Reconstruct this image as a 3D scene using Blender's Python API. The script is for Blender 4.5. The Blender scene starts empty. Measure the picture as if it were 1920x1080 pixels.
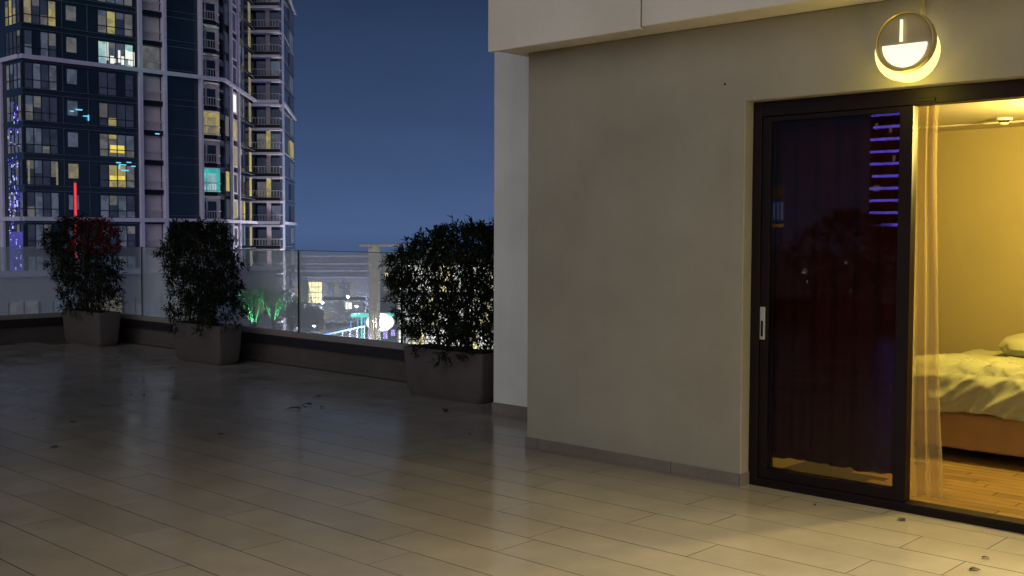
import bpy, math, random
from mathutils import Vector, Matrix, noise
random.seed(11)
S = bpy.context.scene
COL = S.collection
rad = math.radians

# ------------------------------------------------------------------ camera
CAM_H = 1.55
hd, pt, rl = rad(42.98), rad(-2.87), rad(0.2)
F = Vector((math.cos(hd)*math.cos(pt), math.sin(hd)*math.cos(pt), math.sin(pt)))
R0 = Vector((math.sin(hd), -math.cos(hd), 0)); U0 = R0.cross(F)
R = R0*math.cos(rl) + U0*math.sin(rl); U = U0*math.cos(rl) - R0*math.sin(rl)
cam = bpy.data.cameras.new('camera'); cam.sensor_width = 36; cam.lens = 38.57
cam.clip_start = .05; cam.clip_end = 6000
co = bpy.data.objects.new('camera', cam); COL.objects.link(co)
M = Matrix((R, U, -F)).transposed().to_4x4(); M.translation = (0, 0, CAM_H)
co.matrix_world = M
S.camera = co

# ------------------------------------------------------------------ sky, city glow, exposure
SUN_EL, SUN_AZ = rad(9), rad(203)          # direction the glow comes from (angle from +X)
W = bpy.data.worlds.new('World'); S.world = W; W.use_nodes = True
nt = W.node_tree; bg = nt.nodes['Background']
sky = nt.nodes.new('ShaderNodeTexSky'); sky.sky_type = 'NISHITA'; sky.sun_disc = False
sky.sun_elevation = rad(-2.5); sky.sun_rotation = rad(90) - SUN_AZ; sky.ozone_density = 3.0
tc = nt.nodes.new('ShaderNodeTexCoord'); sep = nt.nodes.new('ShaderNodeSeparateXYZ')
ramp = nt.nodes.new('ShaderNodeValToRGB'); el = ramp.color_ramp.elements
el[0].position = 0.0; el[0].color = (.064, .110, .232, 1)
el[1].position = 1.0; el[1].color = (.007, .013, .036, 1)
for p, c in ((.04, (.057, .100, .220, 1)), (.10, (.038, .070, .158, 1)), (.21, (.019, .040, .092, 1)), (.5, (.011, .021, .055, 1))):
    e = el.new(p); e.color = c
mixw = nt.nodes.new('ShaderNodeMixRGB'); mixw.blend_type = 'ADD'; mixw.inputs[0].default_value = .06
L = nt.links
L.new(tc.outputs['Generated'], sep.inputs[0]); L.new(sep.outputs['Z'], ramp.inputs[0])
skn = nt.nodes.new('ShaderNodeTexNoise'); skn.inputs['Scale'].default_value = 2.6; skn.inputs['Detail'].default_value = 5
skm = nt.nodes.new('ShaderNodeMapping'); skm.inputs['Scale'].default_value = (1, 1, 3.2); L.new(tc.outputs['Generated'], skm.inputs[0]); L.new(skm.outputs[0], skn.inputs['Vector'])
skr = nt.nodes.new('ShaderNodeMapRange'); skr.inputs[1].default_value = .3; skr.inputs[2].default_value = .7; skr.inputs[3].default_value = .88; skr.inputs[4].default_value = 1.13; L.new(skn.outputs[0], skr.inputs[0])
skx = nt.nodes.new('ShaderNodeMixRGB'); skx.blend_type = 'MULTIPLY'; skx.inputs[0].default_value = 1; L.new(ramp.outputs[0], skx.inputs[1]); L.new(skr.outputs[0], skx.inputs[2])
L.new(skx.outputs[0], mixw.inputs[1]); L.new(sky.outputs[0], mixw.inputs[2])
L.new(mixw.outputs[0], bg.inputs['Color']); bg.inputs['Strength'].default_value = 1.0
sun = bpy.data.lights.new('city_glow_sun', 'SUN'); sun.energy = 1.05; sun.angle = rad(70); sun.color = (1, .93, .76)
so = bpy.data.objects.new('city_glow_sun', sun); COL.objects.link(so)
sd = Vector((math.cos(SUN_AZ)*math.cos(SUN_EL), math.sin(SUN_AZ)*math.cos(SUN_EL), math.sin(SUN_EL)))
so.rotation_euler = sd.to_track_quat('Z', 'Y').to_euler()
S.view_settings.view_transform = 'Standard'; S.view_settings.look = 'None'
S.view_settings.exposure = 0; S.view_settings.gamma = 1
S.render.engine = 'CYCLES'
cy = S.cycles
cy.use_denoising = True; cy.max_bounces = 8; cy.transparent_max_bounces = 24
cy.diffuse_bounces = 4; cy.glossy_bounces = 4; cy.caustics_reflective = False; cy.caustics_refractive = False
cy.sample_clamp_indirect = 4.0

# ------------------------------------------------------------------ helpers
class MB:
    def __init__(s): s.v = []; s.f = []; s.m = []
    def add(s, vs, fs, mi=0):
        b = len(s.v); s.v += [tuple(v) for v in vs]
        s.f += [tuple(b+i for i in f) for f in fs]; s.m += [mi]*len(fs); return s
    def box(s, x0, x1, y0, y1, z0, z1, mi=0):
        return s.add([(x0,y0,z0),(x1,y0,z0),(x1,y1,z0),(x0,y1,z0),(x0,y0,z1),(x1,y0,z1),(x1,y1,z1),(x0,y1,z1)],
                     [(3,2,1,0),(4,5,6,7),(0,1,5,4),(1,2,6,5),(2,3,7,6),(3,0,4,7)], mi)
    def tube(s, pts, rs, n=8, mi=0, cap=True):
        pts = [Vector(p) for p in pts]; k = len(pts); vs = []; fs = []
        for i, p in enumerate(pts):
            t = (pts[min(i+1, k-1)] - pts[max(i-1, 0)]).normalized()
            a = t.cross(Vector((0, 0, 1)) if abs(t.z) < .9 else Vector((1, 0, 0))).normalized(); b = t.cross(a)
            r = rs[i] if isinstance(rs, (list, tuple)) else rs
            for j in range(n):
                q = 2*math.pi*j/n; vs.append(p + (a*math.cos(q) + b*math.sin(q))*r)
        for i in range(k-1):
            for j in range(n):
                fs.append((i*n+j, i*n+(j+1) % n, (i+1)*n+(j+1) % n, (i+1)*n+j))
        if cap: fs += [tuple(range(n))[::-1], tuple((k-1)*n+j for j in range(n))]
        return s.add(vs, fs, mi)
    def prism(s, poly, z0, z1, mi=0):
        n = len(poly); vs = [(x, y, z0) for x, y in poly] + [(x, y, z1) for x, y in poly]
        fs = [tuple(range(n))[::-1], tuple(range(n, 2*n))] + [(i, (i+1) % n, n+(i+1) % n, n+i) for i in range(n)]
        return s.add(vs, fs, mi)
    def mesh(s, name, mats, smooth=False):
        me = bpy.data.meshes.new(name); me.from_pydata(s.v, [], s.f)
        for m in (mats if isinstance(mats, (list, tuple)) else [mats]): me.materials.append(m)
        if any(s.m): me.polygons.foreach_set('material_index', s.m)
        if smooth: me.polygons.foreach_set('use_smooth', [True]*len(me.polygons))
        me.update(); return me
    def build(s, name, mats, parent=None, smooth=False, bevel=0, loc=None):
        o = bpy.data.objects.new(name, s.mesh(name, mats, smooth)); COL.objects.link(o)
        if parent: o.parent = parent
        if loc: o.location = loc
        if bevel:
            b = o.modifiers.new('bevel', 'BEVEL'); b.width = bevel; b.segments = 2; b.limit_method = 'ANGLE'
        return o

def empty(name, loc=(0, 0, 0), rz=0):
    o = bpy.data.objects.new(name, None); COL.objects.link(o); o.location = loc; o.rotation_euler.z = rz
    o.empty_display_size = .1; return o
def tag(o, label=None, cat=None, group=None, kind=None):
    for k, v in (('label', label), ('category', cat), ('group', group), ('kind', kind)):
        if v: o[k] = v
    return o
def obj(name, mesh, parent=None, loc=None):
    o = bpy.data.objects.new(name, mesh); COL.objects.link(o)
    if parent: o.parent = parent
    if loc: o.location = loc
    return o

def mat(name, col, rough=.6, var=.12, scale=4, bump=0, bscale=60, metal=0, spec=.5, rvar=0, obr=0, stretch=None, dirt=0, streak=0):
    m = bpy.data.materials.new(name); m.use_nodes = True; t = m.node_tree; N = t.nodes; K = t.links
    b = N['Principled BSDF']; b.inputs['Metallic'].default_value = metal; b.inputs['Specular IOR Level'].default_value = spec
    b.inputs['Roughness'].default_value = rough
    g = N.new('ShaderNodeNewGeometry'); src = g.outputs['Position']
    if stretch:
        mp = N.new('ShaderNodeMapping'); mp.inputs['Scale'].default_value = stretch; K.new(src, mp.inputs[0]); src = mp.outputs[0]
    n = N.new('ShaderNodeTexNoise'); n.inputs['Scale'].default_value = scale; n.inputs['Detail'].default_value = 6
    n.inputs['Roughness'].default_value = .62; K.new(src, n.inputs['Vector'])
    r = N.new('ShaderNodeValToRGB'); r.color_ramp.elements[0].position = .3; r.color_ramp.elements[1].position = .7
    c = Vector(col)
    r.color_ramp.elements[0].color = (*(c*(1-var)), 1); r.color_ramp.elements[1].color = (*(c*(1+var)), 1)
    K.new(n.outputs[0], r.inputs[0]); out = r.outputs[0]
    if dirt:
        n2 = N.new('ShaderNodeTexNoise'); n2.inputs['Scale'].default_value = 1.3; n2.inputs['Detail'].default_value = 9; K.new(src, n2.inputs['Vector'])
        r2 = N.new('ShaderNodeValToRGB'); r2.color_ramp.elements[0].position = .42; r2.color_ramp.elements[1].position = .66
        r2.color_ramp.elements[0].color = (1, 1, 1, 1); r2.color_ramp.elements[1].color = (1-dirt, 1-dirt*1.05, 1-dirt*1.15, 1)
        x = N.new('ShaderNodeMixRGB'); x.blend_type = 'MULTIPLY'; x.inputs[0].default_value = 1
        K.new(n2.outputs[0], r2.inputs[0]); K.new(out, x.inputs[1]); K.new(r2.outputs[0], x.inputs[2]); out = x.outputs[0]
    if streak:
        mp3 = N.new('ShaderNodeMapping'); mp3.inputs['Scale'].default_value = (9, 9, .5); K.new(g.outputs['Position'], mp3.inputs[0])
        n5 = N.new('ShaderNodeTexNoise'); n5.inputs['Scale'].default_value = 1.0; n5.inputs['Detail'].default_value = 7; K.new(mp3.outputs[0], n5.inputs['Vector'])
        m5 = N.new('ShaderNodeMapRange'); m5.inputs[1].default_value = .35; m5.inputs[2].default_value = .7; m5.inputs[3].default_value = 1.0; m5.inputs[4].default_value = 1-streak; K.new(n5.outputs[0], m5.inputs[0])
        x = N.new('ShaderNodeMixRGB'); x.blend_type = 'MULTIPLY'; x.inputs[0].default_value = 1; K.new(out, x.inputs[1]); K.new(m5.outputs[0], x.inputs[2]); out = x.outputs[0]
    if obr:
        oi = N.new('ShaderNodeObjectInfo'); ma = N.new('ShaderNodeMapRange'); ma.inputs[3].default_value = 1-obr; ma.inputs[4].default_value = 1+obr
        K.new(oi.outputs['Random'], ma.inputs[0]); x = N.new('ShaderNodeMixRGB'); x.blend_type = 'MULTIPLY'; x.inputs[0].default_value = 1
        K.new(out, x.inputs[1]); K.new(ma.outputs[0], x.inputs[2]); out = x.outputs[0]
    K.new(out, b.inputs['Base Color'])
    if rvar:
        ma = N.new('ShaderNodeMapRange'); ma.inputs[3].default_value = rough-rvar; ma.inputs[4].default_value = rough+rvar
        ma.inputs[1].default_value = .3; ma.inputs[2].default_value = .7
        n3 = N.new('ShaderNodeTexNoise'); n3.inputs['Scale'].default_value = 2.2; n3.inputs['Detail'].default_value = 8; K.new(src, n3.inputs['Vector'])
        K.new(n3.outputs[0], ma.inputs[0]); K.new(ma.outputs[0], b.inputs['Roughness'])
    if bump:
        nb = N.new('ShaderNodeTexNoise'); nb.inputs['Scale'].default_value = bscale; nb.inputs['Detail'].default_value = 4; K.new(src, nb.inputs['Vector'])
        bp = N.new('ShaderNodeBump'); bp.inputs['Strength'].default_value = bump; bp.inputs['Distance'].default_value = .01
        K.new(nb.outputs[0], bp.inputs['Height']); K.new(bp.outputs[0], b.inputs['Normal'])
    return m

def emit(name, col, strength=1.0, var=0, scale=3, col2=None):
    m = bpy.data.materials.new(name); m.use_nodes = True; t = m.node_tree; N = t.nodes; K = t.links
    b = N['Principled BSDF']; b.inputs['Base Color'].default_value = (*[min(.8, c) for c in col], 1); b.inputs['Roughness'].default_value = .5
    b.inputs['Emission Color'].default_value = (*col, 1); b.inputs['Emission Strength'].default_value = strength
    if var:
        g = N.new('ShaderNodeNewGeometry'); n = N.new('ShaderNodeTexVoronoi'); n.feature = 'F1'; n.distance = 'CHEBYCHEV'
        n.inputs['Scale'].default_value = scale; K.new(g.outputs['Position'], n.inputs['Vector'])
        n2 = N.new('ShaderNodeTexNoise'); n2.inputs['Scale'].default_value = scale*.7; K.new(g.outputs['Position'], n2.inputs['Vector'])
        mx = N.new('ShaderNodeMixRGB'); c2 = col2 or tuple(c*(1-var) for c in col)
        mx.inputs[1].default_value = (*c2, 1); mx.inputs[2].default_value = (*col, 1)
        sp = N.new('ShaderNodeSeparateColor'); K.new(n.outputs['Color'], sp.inputs[0])
        av = N.new('ShaderNodeMath'); av.operation = 'MULTIPLY_ADD'; av.inputs[1].default_value = .6
        K.new(sp.outputs[0], av.inputs[0]); 
        hm = N.new('ShaderNodeMath'); hm.operation = 'MULTIPLY'; hm.inputs[1].default_value = .5; K.new(n2.outputs[0], hm.inputs[0])
        K.new(hm.outputs[0], av.inputs[2]); K.new(av.outputs[0], mx.inputs[0]); K.new(mx.outputs[0], b.inputs['Emission Color'])
    return m

def glass(name, tint=(.9, .95, .97), haze=.0, hcol=(.7, .75, .8), rough=.02, ior=1.5):
    # thin sheet: clear transmission, Fresnel mirror, and a film of dust that scatters light
    m = bpy.data.materials.new(name); m.use_nodes = True; t = m.node_tree; N = t.nodes; K = t.links
    N.remove(N['Principled BSDF']); out = N['Material Output']
    tr = N.new('ShaderNodeBsdfTransparent'); tr.inputs[0].default_value = (*tint, 1)
    gl = N.new('ShaderNodeBsdfGlossy'); gl.inputs['Roughness'].default_value = rough
    lw_ = N.new('ShaderNodeLayerWeight'); lw_.inputs[0].default_value = .5        # Schlick reflectance, same from both sides
    pw_ = N.new('ShaderNodeMath'); pw_.operation = 'POWER'; pw_.inputs[1].default_value = 5; K.new(lw_.outputs['Facing'], pw_.inputs[0])
    f0 = ((ior-1)/(ior+1))**2
    fr = N.new('ShaderNodeMath'); fr.operation = 'MULTIPLY_ADD'; fr.inputs[1].default_value = 1-f0; fr.inputs[2].default_value = f0; K.new(pw_.outputs[0], fr.inputs[0])
    mx = N.new('ShaderNodeMixShader'); K.new(fr.outputs[0], mx.inputs[0]); K.new(tr.outputs[0], mx.inputs[1]); K.new(gl.outputs[0], mx.inputs[2])
    last = mx.outputs[0]
    if haze:
        df = N.new('ShaderNodeBsdfDiffuse'); df.inputs[0].default_value = (*hcol, 1)
        tl = N.new('ShaderNodeBsdfTranslucent'); tl.inputs[0].default_value = (*hcol, 1)
        a = N.new('ShaderNodeMixShader'); a.inputs[0].default_value = .35; K.new(df.outputs[0], a.inputs[1]); K.new(tl.outputs[0], a.inputs[2])
        g = N.new('ShaderNodeNewGeometry'); n = N.new('ShaderNodeTexNoise'); n.inputs['Scale'].default_value = 2.5; n.inputs['Detail'].default_value = 8
        K.new(g.outputs['Position'], n.inputs['Vector'])
        mr = N.new('ShaderNodeMapRange'); mr.inputs[3].default_value = haze*.7; mr.inputs[4].default_value = haze*1.3; K.new(n.outputs[0], mr.inputs[0])
        b = N.new('ShaderNodeMixShader'); K.new(mr.outputs[0], b.inputs[0]); K.new(last, b.inputs[1]); K.new(a.outputs[0], b.inputs[2]); last = b.outputs[0]
    K.new(last, out.inputs[0]); return m

MT = {}
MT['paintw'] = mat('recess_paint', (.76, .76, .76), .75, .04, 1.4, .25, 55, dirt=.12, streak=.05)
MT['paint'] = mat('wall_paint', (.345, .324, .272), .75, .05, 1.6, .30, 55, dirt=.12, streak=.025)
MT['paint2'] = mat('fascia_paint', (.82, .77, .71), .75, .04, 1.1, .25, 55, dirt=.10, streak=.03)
MT['kerb'] = mat('kerb_render', (.085, .072, .074), .8, .15, 5, .2, 70, dirt=.2)
MT['coping'] = mat('dark_coping', (.018, .016, .022), .45, .2, 8)
MT['channel'] = mat('brushed_channel', (.30, .28, .27), .45, .1, 9, metal=.3)
MT['tile'] = mat('tile_glaze', (.325, .302, .268), .17, .09, 2.2, .06, 14, rvar=.08, obr=.055, dirt=.14, spec=.6)
MT['joint'] = mat('tile_joint', (.065, .056, .048), .9, .2, 30)
MT['skirt'] = mat('skirting_tile', (.22, .19, .17), .35, .12, 6, dirt=.2)
MT['frame'] = mat('dark_aluminium', (.008, .0028, .0034), .5, .2, 20, spec=.25)
MT['steel'] = mat('satin_steel', (.62, .62, .60), .35, .05, 30, metal=.6)
MT['planter'] = mat('planter_concrete', (.086, .070, .073), .8, .12, 5, .25, 50, dirt=.2)
MT['soil'] = mat('soil', (.02, .015, .012), .95, .4, 30, .6, 40)
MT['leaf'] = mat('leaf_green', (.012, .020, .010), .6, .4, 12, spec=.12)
MT['leafr'] = mat('leaf_redlit', (.10, .008, .010), .5, .4, 12, spec=.3)  # red light on the upper leaves put into the leaf colour
MT['stem'] = mat('stem_bark', (.035, .026, .02), .85, .3, 25)
MT['dry'] = mat('dry_leaf', (.02, .014, .01), .8, .3, 40)
MT['asphalt'] = mat('asphalt', (.07, .07, .075), .6, .3, .12, dirt=.3)
MT['pod'] = mat('podium_render', (.3, .29, .28), .8, .1, 1)

def make_sky_mirror():
    m = mat('sky_mirror_mat', (.02, .04, .09), .02, .1, .02, spec=.9); return m
MT['sky_mirror'] = make_sky_mirror()

# ------------------------------------------------------------------ ground, added sky mirror, podium
g = MB(); g.add([(-700, -700, -14), (420, -700, -14), (420, 520, -14), (-700, 520, -14)], [(0, 1, 2, 3)])
tag(g.build('ground', MT['asphalt']), kind='structure')
g = MB(); g.add([(-4500, -4500, -14.6), (4500, -4500, -14.6), (4500, 4500, -14.6), (-4500, 4500, -14.6)], [(0, 1, 2, 3)])  # added sheet that mirrors the horizon sky in place of distant haze
tag(g.build('sky_mirror', MT['sky_mirror']), kind='structure')
g = MB(); g.box(-6.9, 8.0, -8, 15.7, -14, -.06)
tag(g.build('podium', MT['pod']), kind='structure')

# ------------------------------------------------------------------ terrace floor with its tiles
base = MB(); base.box(-6.6, 7.58, -6, 15.4, -.058, -.0022)
floor = tag(base.build('terrace_floor', MT['joint']), kind='structure')
RW, TL, JW = .2845, 1.25, .0032
def tile_bm(mb, x0, y0, x1, y1, z=0.0):
    c = .0009
    mb.add([(x0,y0,z-.012),(x1,y0,z-.012),(x1,y1,z-.012),(x0,y1,z-.012),(x0,y0,z-c),(x1,y0,z-c),(x1,y1,z-c),(x0,y1,z-c),
            (x0+c,y0+c,z),(x1-c,y0+c,z),(x1-c,y1-c,z),(x0+c,y1-c,z)],
           [(0,1,5,4),(1,2,6,5),(2,3,7,6),(3,0,4,7),(4,5,9,8),(5,6,10,9),(6,7,11,10),(7,4,8,11)], 1)
    mb.add([(x0+c,y0+c,z),(x1-c,y0+c,z),(x1-c,y1-c,z),(x0+c,y1-c,z)], [(0,1,2,3)])
tmb = MB(); tile_bm(tmb, -RW/2+JW/2, -TL/2+JW/2, RW/2-JW/2, TL/2-JW/2)
tile_mesh = tmb.mesh('tile', [MT['tile'], MT['joint']])
offs = {1: 4.54, 2: 3.96, 3: 4.56, 4: 6.44, 5: 4.20, 6: 4.90, 7: 3.70, 8: 2.93, 9: 2.255, 10: 1.925, 11: 2.25, 12: 1.925, 13: 2.6}
rt = random.Random(4); cand = []; rest = MB()
for k in range(-30, 20):
    xc = 2.10 + RW*(k+.5); off = offs.get(k, rt.uniform(0, TL))
    if xc-RW/2 < -6.6: continue
    j0 = math.floor((-6-off)/TL)
    for j in range(j0, j0+20):
        yc = off + TL*(j+.5)
        if yc+TL/2 > 15.4 or yc-TL/2 < -6: continue
        v = Vector((xc, yc, 0)) - Vector((0, 0, CAM_H)); d = v.dot(F)
        hid = (xc > 5.95 and yc < 4.7) or (xc > 6.85 and yc < 6.2) or xc > 7.57
        inside = d > .5 and abs(v.dot(R)/d) < .56 and -.42 < v.dot(U)/d < .1
        cand.append((0 if inside and not hid else 1, v.length, xc, yc, hid))
cand.sort()
for i, (a, d, xc, yc, hid) in enumerate(cand):
    if hid: continue
    if a == 0 and i < 300:
        t = obj('tile', tile_mesh, floor, (xc, yc, rt.uniform(-.0004, .0004)))
    else:
        tile_bm(rest, xc-RW/2+JW/2, yc-TL/2+JW/2, xc+RW/2-JW/2, yc+TL/2-JW/2)
if rest.v: tag(rest.build('outlying_tiles', [MT['tile'], MT['joint']], floor), kind='stuff')

# ------------------------------------------------------------------ apartment building on the right
DY0, DY1, DH = 1.35, 3.52, 2.35            # door opening along Y, and its height
bld = empty('apartment_wing', (5.84, 3.5, 0)); tag(bld, 'cream rendered apartment wing with sliding terrace door and overhanging fascia', 'building')
bld.location = (0, 0, 0)
def P(mb, name, m, parent=bld, **k): return mb.build(name, m, parent, **k)
w = MB()     # one wall face with the door opening cut out of it
out_ = [(DY0, DH), (DY0, -.05), (-6, -.05), (-6, 2.83), (5.29, 2.83), (5.29, -.05), (DY1, -.05), (DY1, DH)]
w.add([(5.84, a, b) for a, b in out_]+[(6.05, a, b) for a, b in out_], [tuple(range(8)), tuple(range(15, 7, -1))]+[(i, 8+i, 8+(i+1) % 8, (i+1) % 8) for i in range(8)])
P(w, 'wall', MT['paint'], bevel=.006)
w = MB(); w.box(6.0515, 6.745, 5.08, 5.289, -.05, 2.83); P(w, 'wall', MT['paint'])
w = MB(); w.box(6.745, 6.95, 5.09, 6.50, -.05, 5.2); w.box(6.951, 12, 6.30, 6.499, -.05, 5.2); P(w, 'recessed_wall', MT['paintw'], bevel=.005)
# slab, soffit and fascia panels with an open joint
w = MB(); w.box(5.60, 6.745, -6, 5.416, 2.831, 3.0); P(w, 'soffit', MT['paint2'])
w = MB(); w.box(5.56, 5.598, 4.108, 5.42, 2.815, 4.6); P(w, 'fascia_panel', MT['paint2'], bevel=.005)
w = MB(); w.box(5.572, 5.598, 4.1005, 4.1075, 2.83, 4.6); P(w, 'fascia_joint', MT['joint'])
for y0, y1 in ((1.55, 4.10), (-1.0, 1.543), (-6, -1.007)):
    w = MB(); w.box(5.563, 5.598, y0, y1, 2.828, 4.6); P(w, 'fascia_panel', MT['paint2'], bevel=.010)
w = MB(); w.box(5.6, 12, -6, 5.414, 3.001, 4.58); P(w, 'upper_wall', MT['paint2'])
# skirting tiles along the walls
def skirt(x, ys, z=.078):
    for a, b in zip(ys[:-1], ys[1:]):
        s = MB(); s.box(x-.011, x-.0005, a+.002, b-.002, .0005, z); P(s, 'skirting_tile', MT['skirt'], bevel=.002)
skirt(5.84, [3.525, 4.03, 5.18, 5.30]); skirt(6.745, [5.31, 5.9, 6.51], .10); skirt(5.84, [-1.2, .05, 1.34])
s = MB(); s.box(5.8295, 5.94, 3.511, 3.519, .0005, .078); P(s, 'skirting_tile', MT['skirt'])
# bare screw hole in the wall
s = MB(); s.tube([(5.838, 3.663, 2.464), (5.832, 3.663, 2.464)], .006, 8); P(s, 'wall_plug', MT['frame'])

# ------------------------------------------------------------------ sliding door
door = tag(empty('sliding_door', (0, 0, 0)), 'dark brown aluminium sliding door, one leaf closed over a blackout curtain', 'door')
d = MB(); d.box(5.93, 6.04, DY1-.06, DY1-.0005, .0, DH-.0015); d.box(5.93, 6.04, DY0+.0005, DY0+.06, 0, DH-.0015)
d.box(5.93, 6.04, DY0+.06, DY1-.06, DH-.09, DH-.0015); d.box(5.93, 6.04, DY0+.06, DY1-.06, 0.0005, .05)
d.build('door_frame', MT['frame'], door, bevel=.003)
d = MB(); d.box(5.925, 5.9295, DY0+.02, DY1-.02, .001, .022); d.build('threshold', MT['frame'], door)
MT['dglass'] = glass('door_glass', (.88, .86, .84), 0.0, rough=.004, ior=1.30)
def leaf(x, y0, y1):
    lf = MB(); z0, z1 = .052, DH-.092
    lf.box(x, x+.035, y0, y0+.075, z0, z1); lf.box(x, x+.035, y1-.055, y1, z0, z1)
    lf.box(x, x+.035, y0+.075, y1-.055, z0, z0+.06); lf.box(x, x+.035, y0+.075, y1-.055, z1-.03, z1)
    o = lf.build('door_leaf', MT['frame'], door, bevel=.002)
    gm = MB(); gm.box(x+.012, x+.018, y0+.0755, y1-.0555, z0+.0605, z1-.0305); gm.build('glass_pane', MT['dglass'], o)
    return o
l1 = leaf(5.945, 2.53, DY1-.061)
h = MB(); h.box(5.930, 5.9445, DY1-.0985, DY1-.066, .905, 1.105); h.build('handle_plate', MT['steel'], l1, bevel=.003)
h = MB(); h.box(5.926, 5.9295, DY1-.089, DY1-.076, .925, 1.02); h.build('latch_slot', MT['frame'], l1)
l2 = leaf(5.99, 2.535, DY1-.063)
h = MB(); h.box(5.922, 5.9295, 2.40, 2.50, 2.272, 2.29); h.build('lock_bracket', MT['frame'], door, bevel=.002)

# ------------------------------------------------------------------ bedroom behind the door
MT['rwall'] = mat('room_wall', (.30, .245, .115), .8, .03, 2, .08, 60)
MT['rceil'] = mat('room_ceiling', (.46, .41, .30), .8, .02, 2)
RX, RC = 8.75, 2.37
def struct(mb, name, m): return tag(mb.build(name, m), kind='structure')
r = MB(); r.box(RX, RX+.15, -.2, 3.75, -.02, 2.6); struct(r, 'room_wall_back', MT['rwall'])
r = MB(); r.box(6.0505, RX-.001, 3.6, 3.74, -.02, 2.6); struct(r, 'room_wall_left', MT['rwall'])
r = MB(); r.box(6.0505, RX-.001, -.2, -.06, -.02, 2.6); struct(r, 'room_wall_right', MT['rwall'])
r = MB(); r.box(6.0505, RX-.001, -.059, 3.599, RC, 2.59); rc = struct(r, 'room_ceiling', MT['rceil'])
r = MB(); r.box(8.28, 8.40, -.058, 3.598, RC-.012, RC-.0005); r.build('ceiling_trim', MT['rceil'], rc)
r = MB(); r.box(6.0505, RX-.001, -.059, 3.599, -.05, -.004); rf = struct(r, 'room_floor', MT['joint'])
MT['plank'] = mat('oak_plank', (.33, .205, .08), .32, .3, 5, .04, 40, obr=.16, stretch=(3.2, .5, 1))
pm = MB(); tile_bm(pm, -.0435, -.448, .0435, .448); plank_mesh = pm.mesh('plank', [MT['plank'], MT['joint']])
for i in range(30):
    x = 6.0505+.045+i*.09
    if x+.045 > RX: break
    o_ = rt.uniform(0, .9)
    for j in range(-1, 5):
        y = j*.9+o_
        if y+.45 > 3.6 or y < -.0: continue
        obj('plank', plank_mesh, rf, (x, y+.0, 0))
# bed
bed = tag(empty('bed', (0, 0, 0)), 'single bed with rumpled pale yellow sheet in the lit room', 'bed')
MT['bedbase'] = mat('bed_base_fabric', (.30, .175, .06), .85, .08, 6, .15, 120)
MT['sheet'] = mat('bed_sheet', (.36, .36, .20), .85, .05, 3, .12, 160)
BX0, BX1, BY0, BY1 = 7.50, 8.72, 1.15, 3.26
b = MB(); b.box(BX0+.02, BX1, BY0, BY1-.02, .085, .34); b.build('bed_base', MT['bedbase'], bed, bevel=.02)
for x, y in ((BX0+.12, BY0+.1), (BX0+.12, BY1-.15), (BX1-.1, BY0+.1), (BX1-.1, BY1-.15)):
    b = MB(); b.tube([(x, y, .0005), (x, y, .086)], .03, 10); b.build('leg', MT['frame'], bed)
b = MB(); b.box(BX0+.035, BX1-.01, BY0+.02, BY1-.035, .341, .60); b.build('mattress', MT['sheet'], bed, bevel=.06)
nu, nv = 150, 90; sv = []; sf = []
for i in range(nu+1):
    y = BY0 + (BY1+.03-BY0)*i/nu
    for j in range(nv+1):
        s_ = j/nv*1.50                       # path length: down the front, then across the top
        hem = .035*noise.noise((y*2.2, 0, 3)) + .012*math.sin(y*9)
        drop = .30+hem
        if s_ < drop: x, z, nrm = BX0, .645-drop+s_ , 0
        else: x, z, nrm = BX0+(s_-drop), .645, 1
        q = max(0, 1-abs(s_-drop)/.10)       # rounded edge
        x += .045*q*q*(1 if not nrm else .6); z -= .035*q*q
        side = max(0, (y-(BY1-.12))/.15); z -= .14*side*side if nrm else .05*side*side
        a = (y*1.0 + s_*1.1); fade = .35 + .65*min(1, max(0, 1.1-s_)/.7)
        w1 = 1-abs(noise.noise((a*5.2, (y-s_)*1.6, 1.7)))*2.2
        w2 = 1-abs(noise.noise((a*12+3, (y-s_)*3.2, 5.1)))*2.2
        w3 = noise.noise((a*2.1, y*2, 8.))
        hgt = (.048*max(0, w1)**2 + .022*max(0, w2)**2 + .016*w3)*fade
        sv.append((x-hgt*(1-nrm)*1.0-hgt*.25*nrm, y, z+hgt*nrm))
for i in range(nu):
    for j in range(nv):
        a = i*(nv+1)+j; sf.append((a, a+1, a+nv+2, a+nv+1))
m_ = MB().add(sv, sf); so_ = m_.build('bed_sheet', MT['sheet'], bed, smooth=True)
sm = so_.modifiers.new('thick', 'SOLIDIFY'); sm.thickness = .004
# pillow
pv = []; pf = []; n1, n2 = 24, 18
for sgn in (1, -1):
    for i in range(n1+1):
        for j in range(n2+1):
            u, v = i/n1*2-1, j/n2*2-1
            e_ = max(0, (1-u**4))*max(0, (1-v**4)); pin = 1-.10*(abs(u)**3*abs(v)**3)*3
            pv.append((u*.22*pin, v*.34*pin, sgn*.075*e_**.5+.012*noise.noise((u*2, v*3, sgn))*e_))
N0 = (n1+1)*(n2+1)
for b0, fl in ((0, 0), (N0, 1)):
    for i in range(n1):
        for j in range(n2):
            a = b0+i*(n2+1)+j; f_ = (a, a+n2+1, a+n2+2, a+1); pf.append(f_[::-1] if fl else f_)
pl = MB().add(pv, pf).build('pillow', MT['sheet'], smooth=True, loc=(8.44, 2.54, .745)); pl.rotation_euler = (0, rad(-6), rad(3))
tag(pl, 'plump pale yellow pillow lying on the bed sheet', 'pillow')
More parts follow.
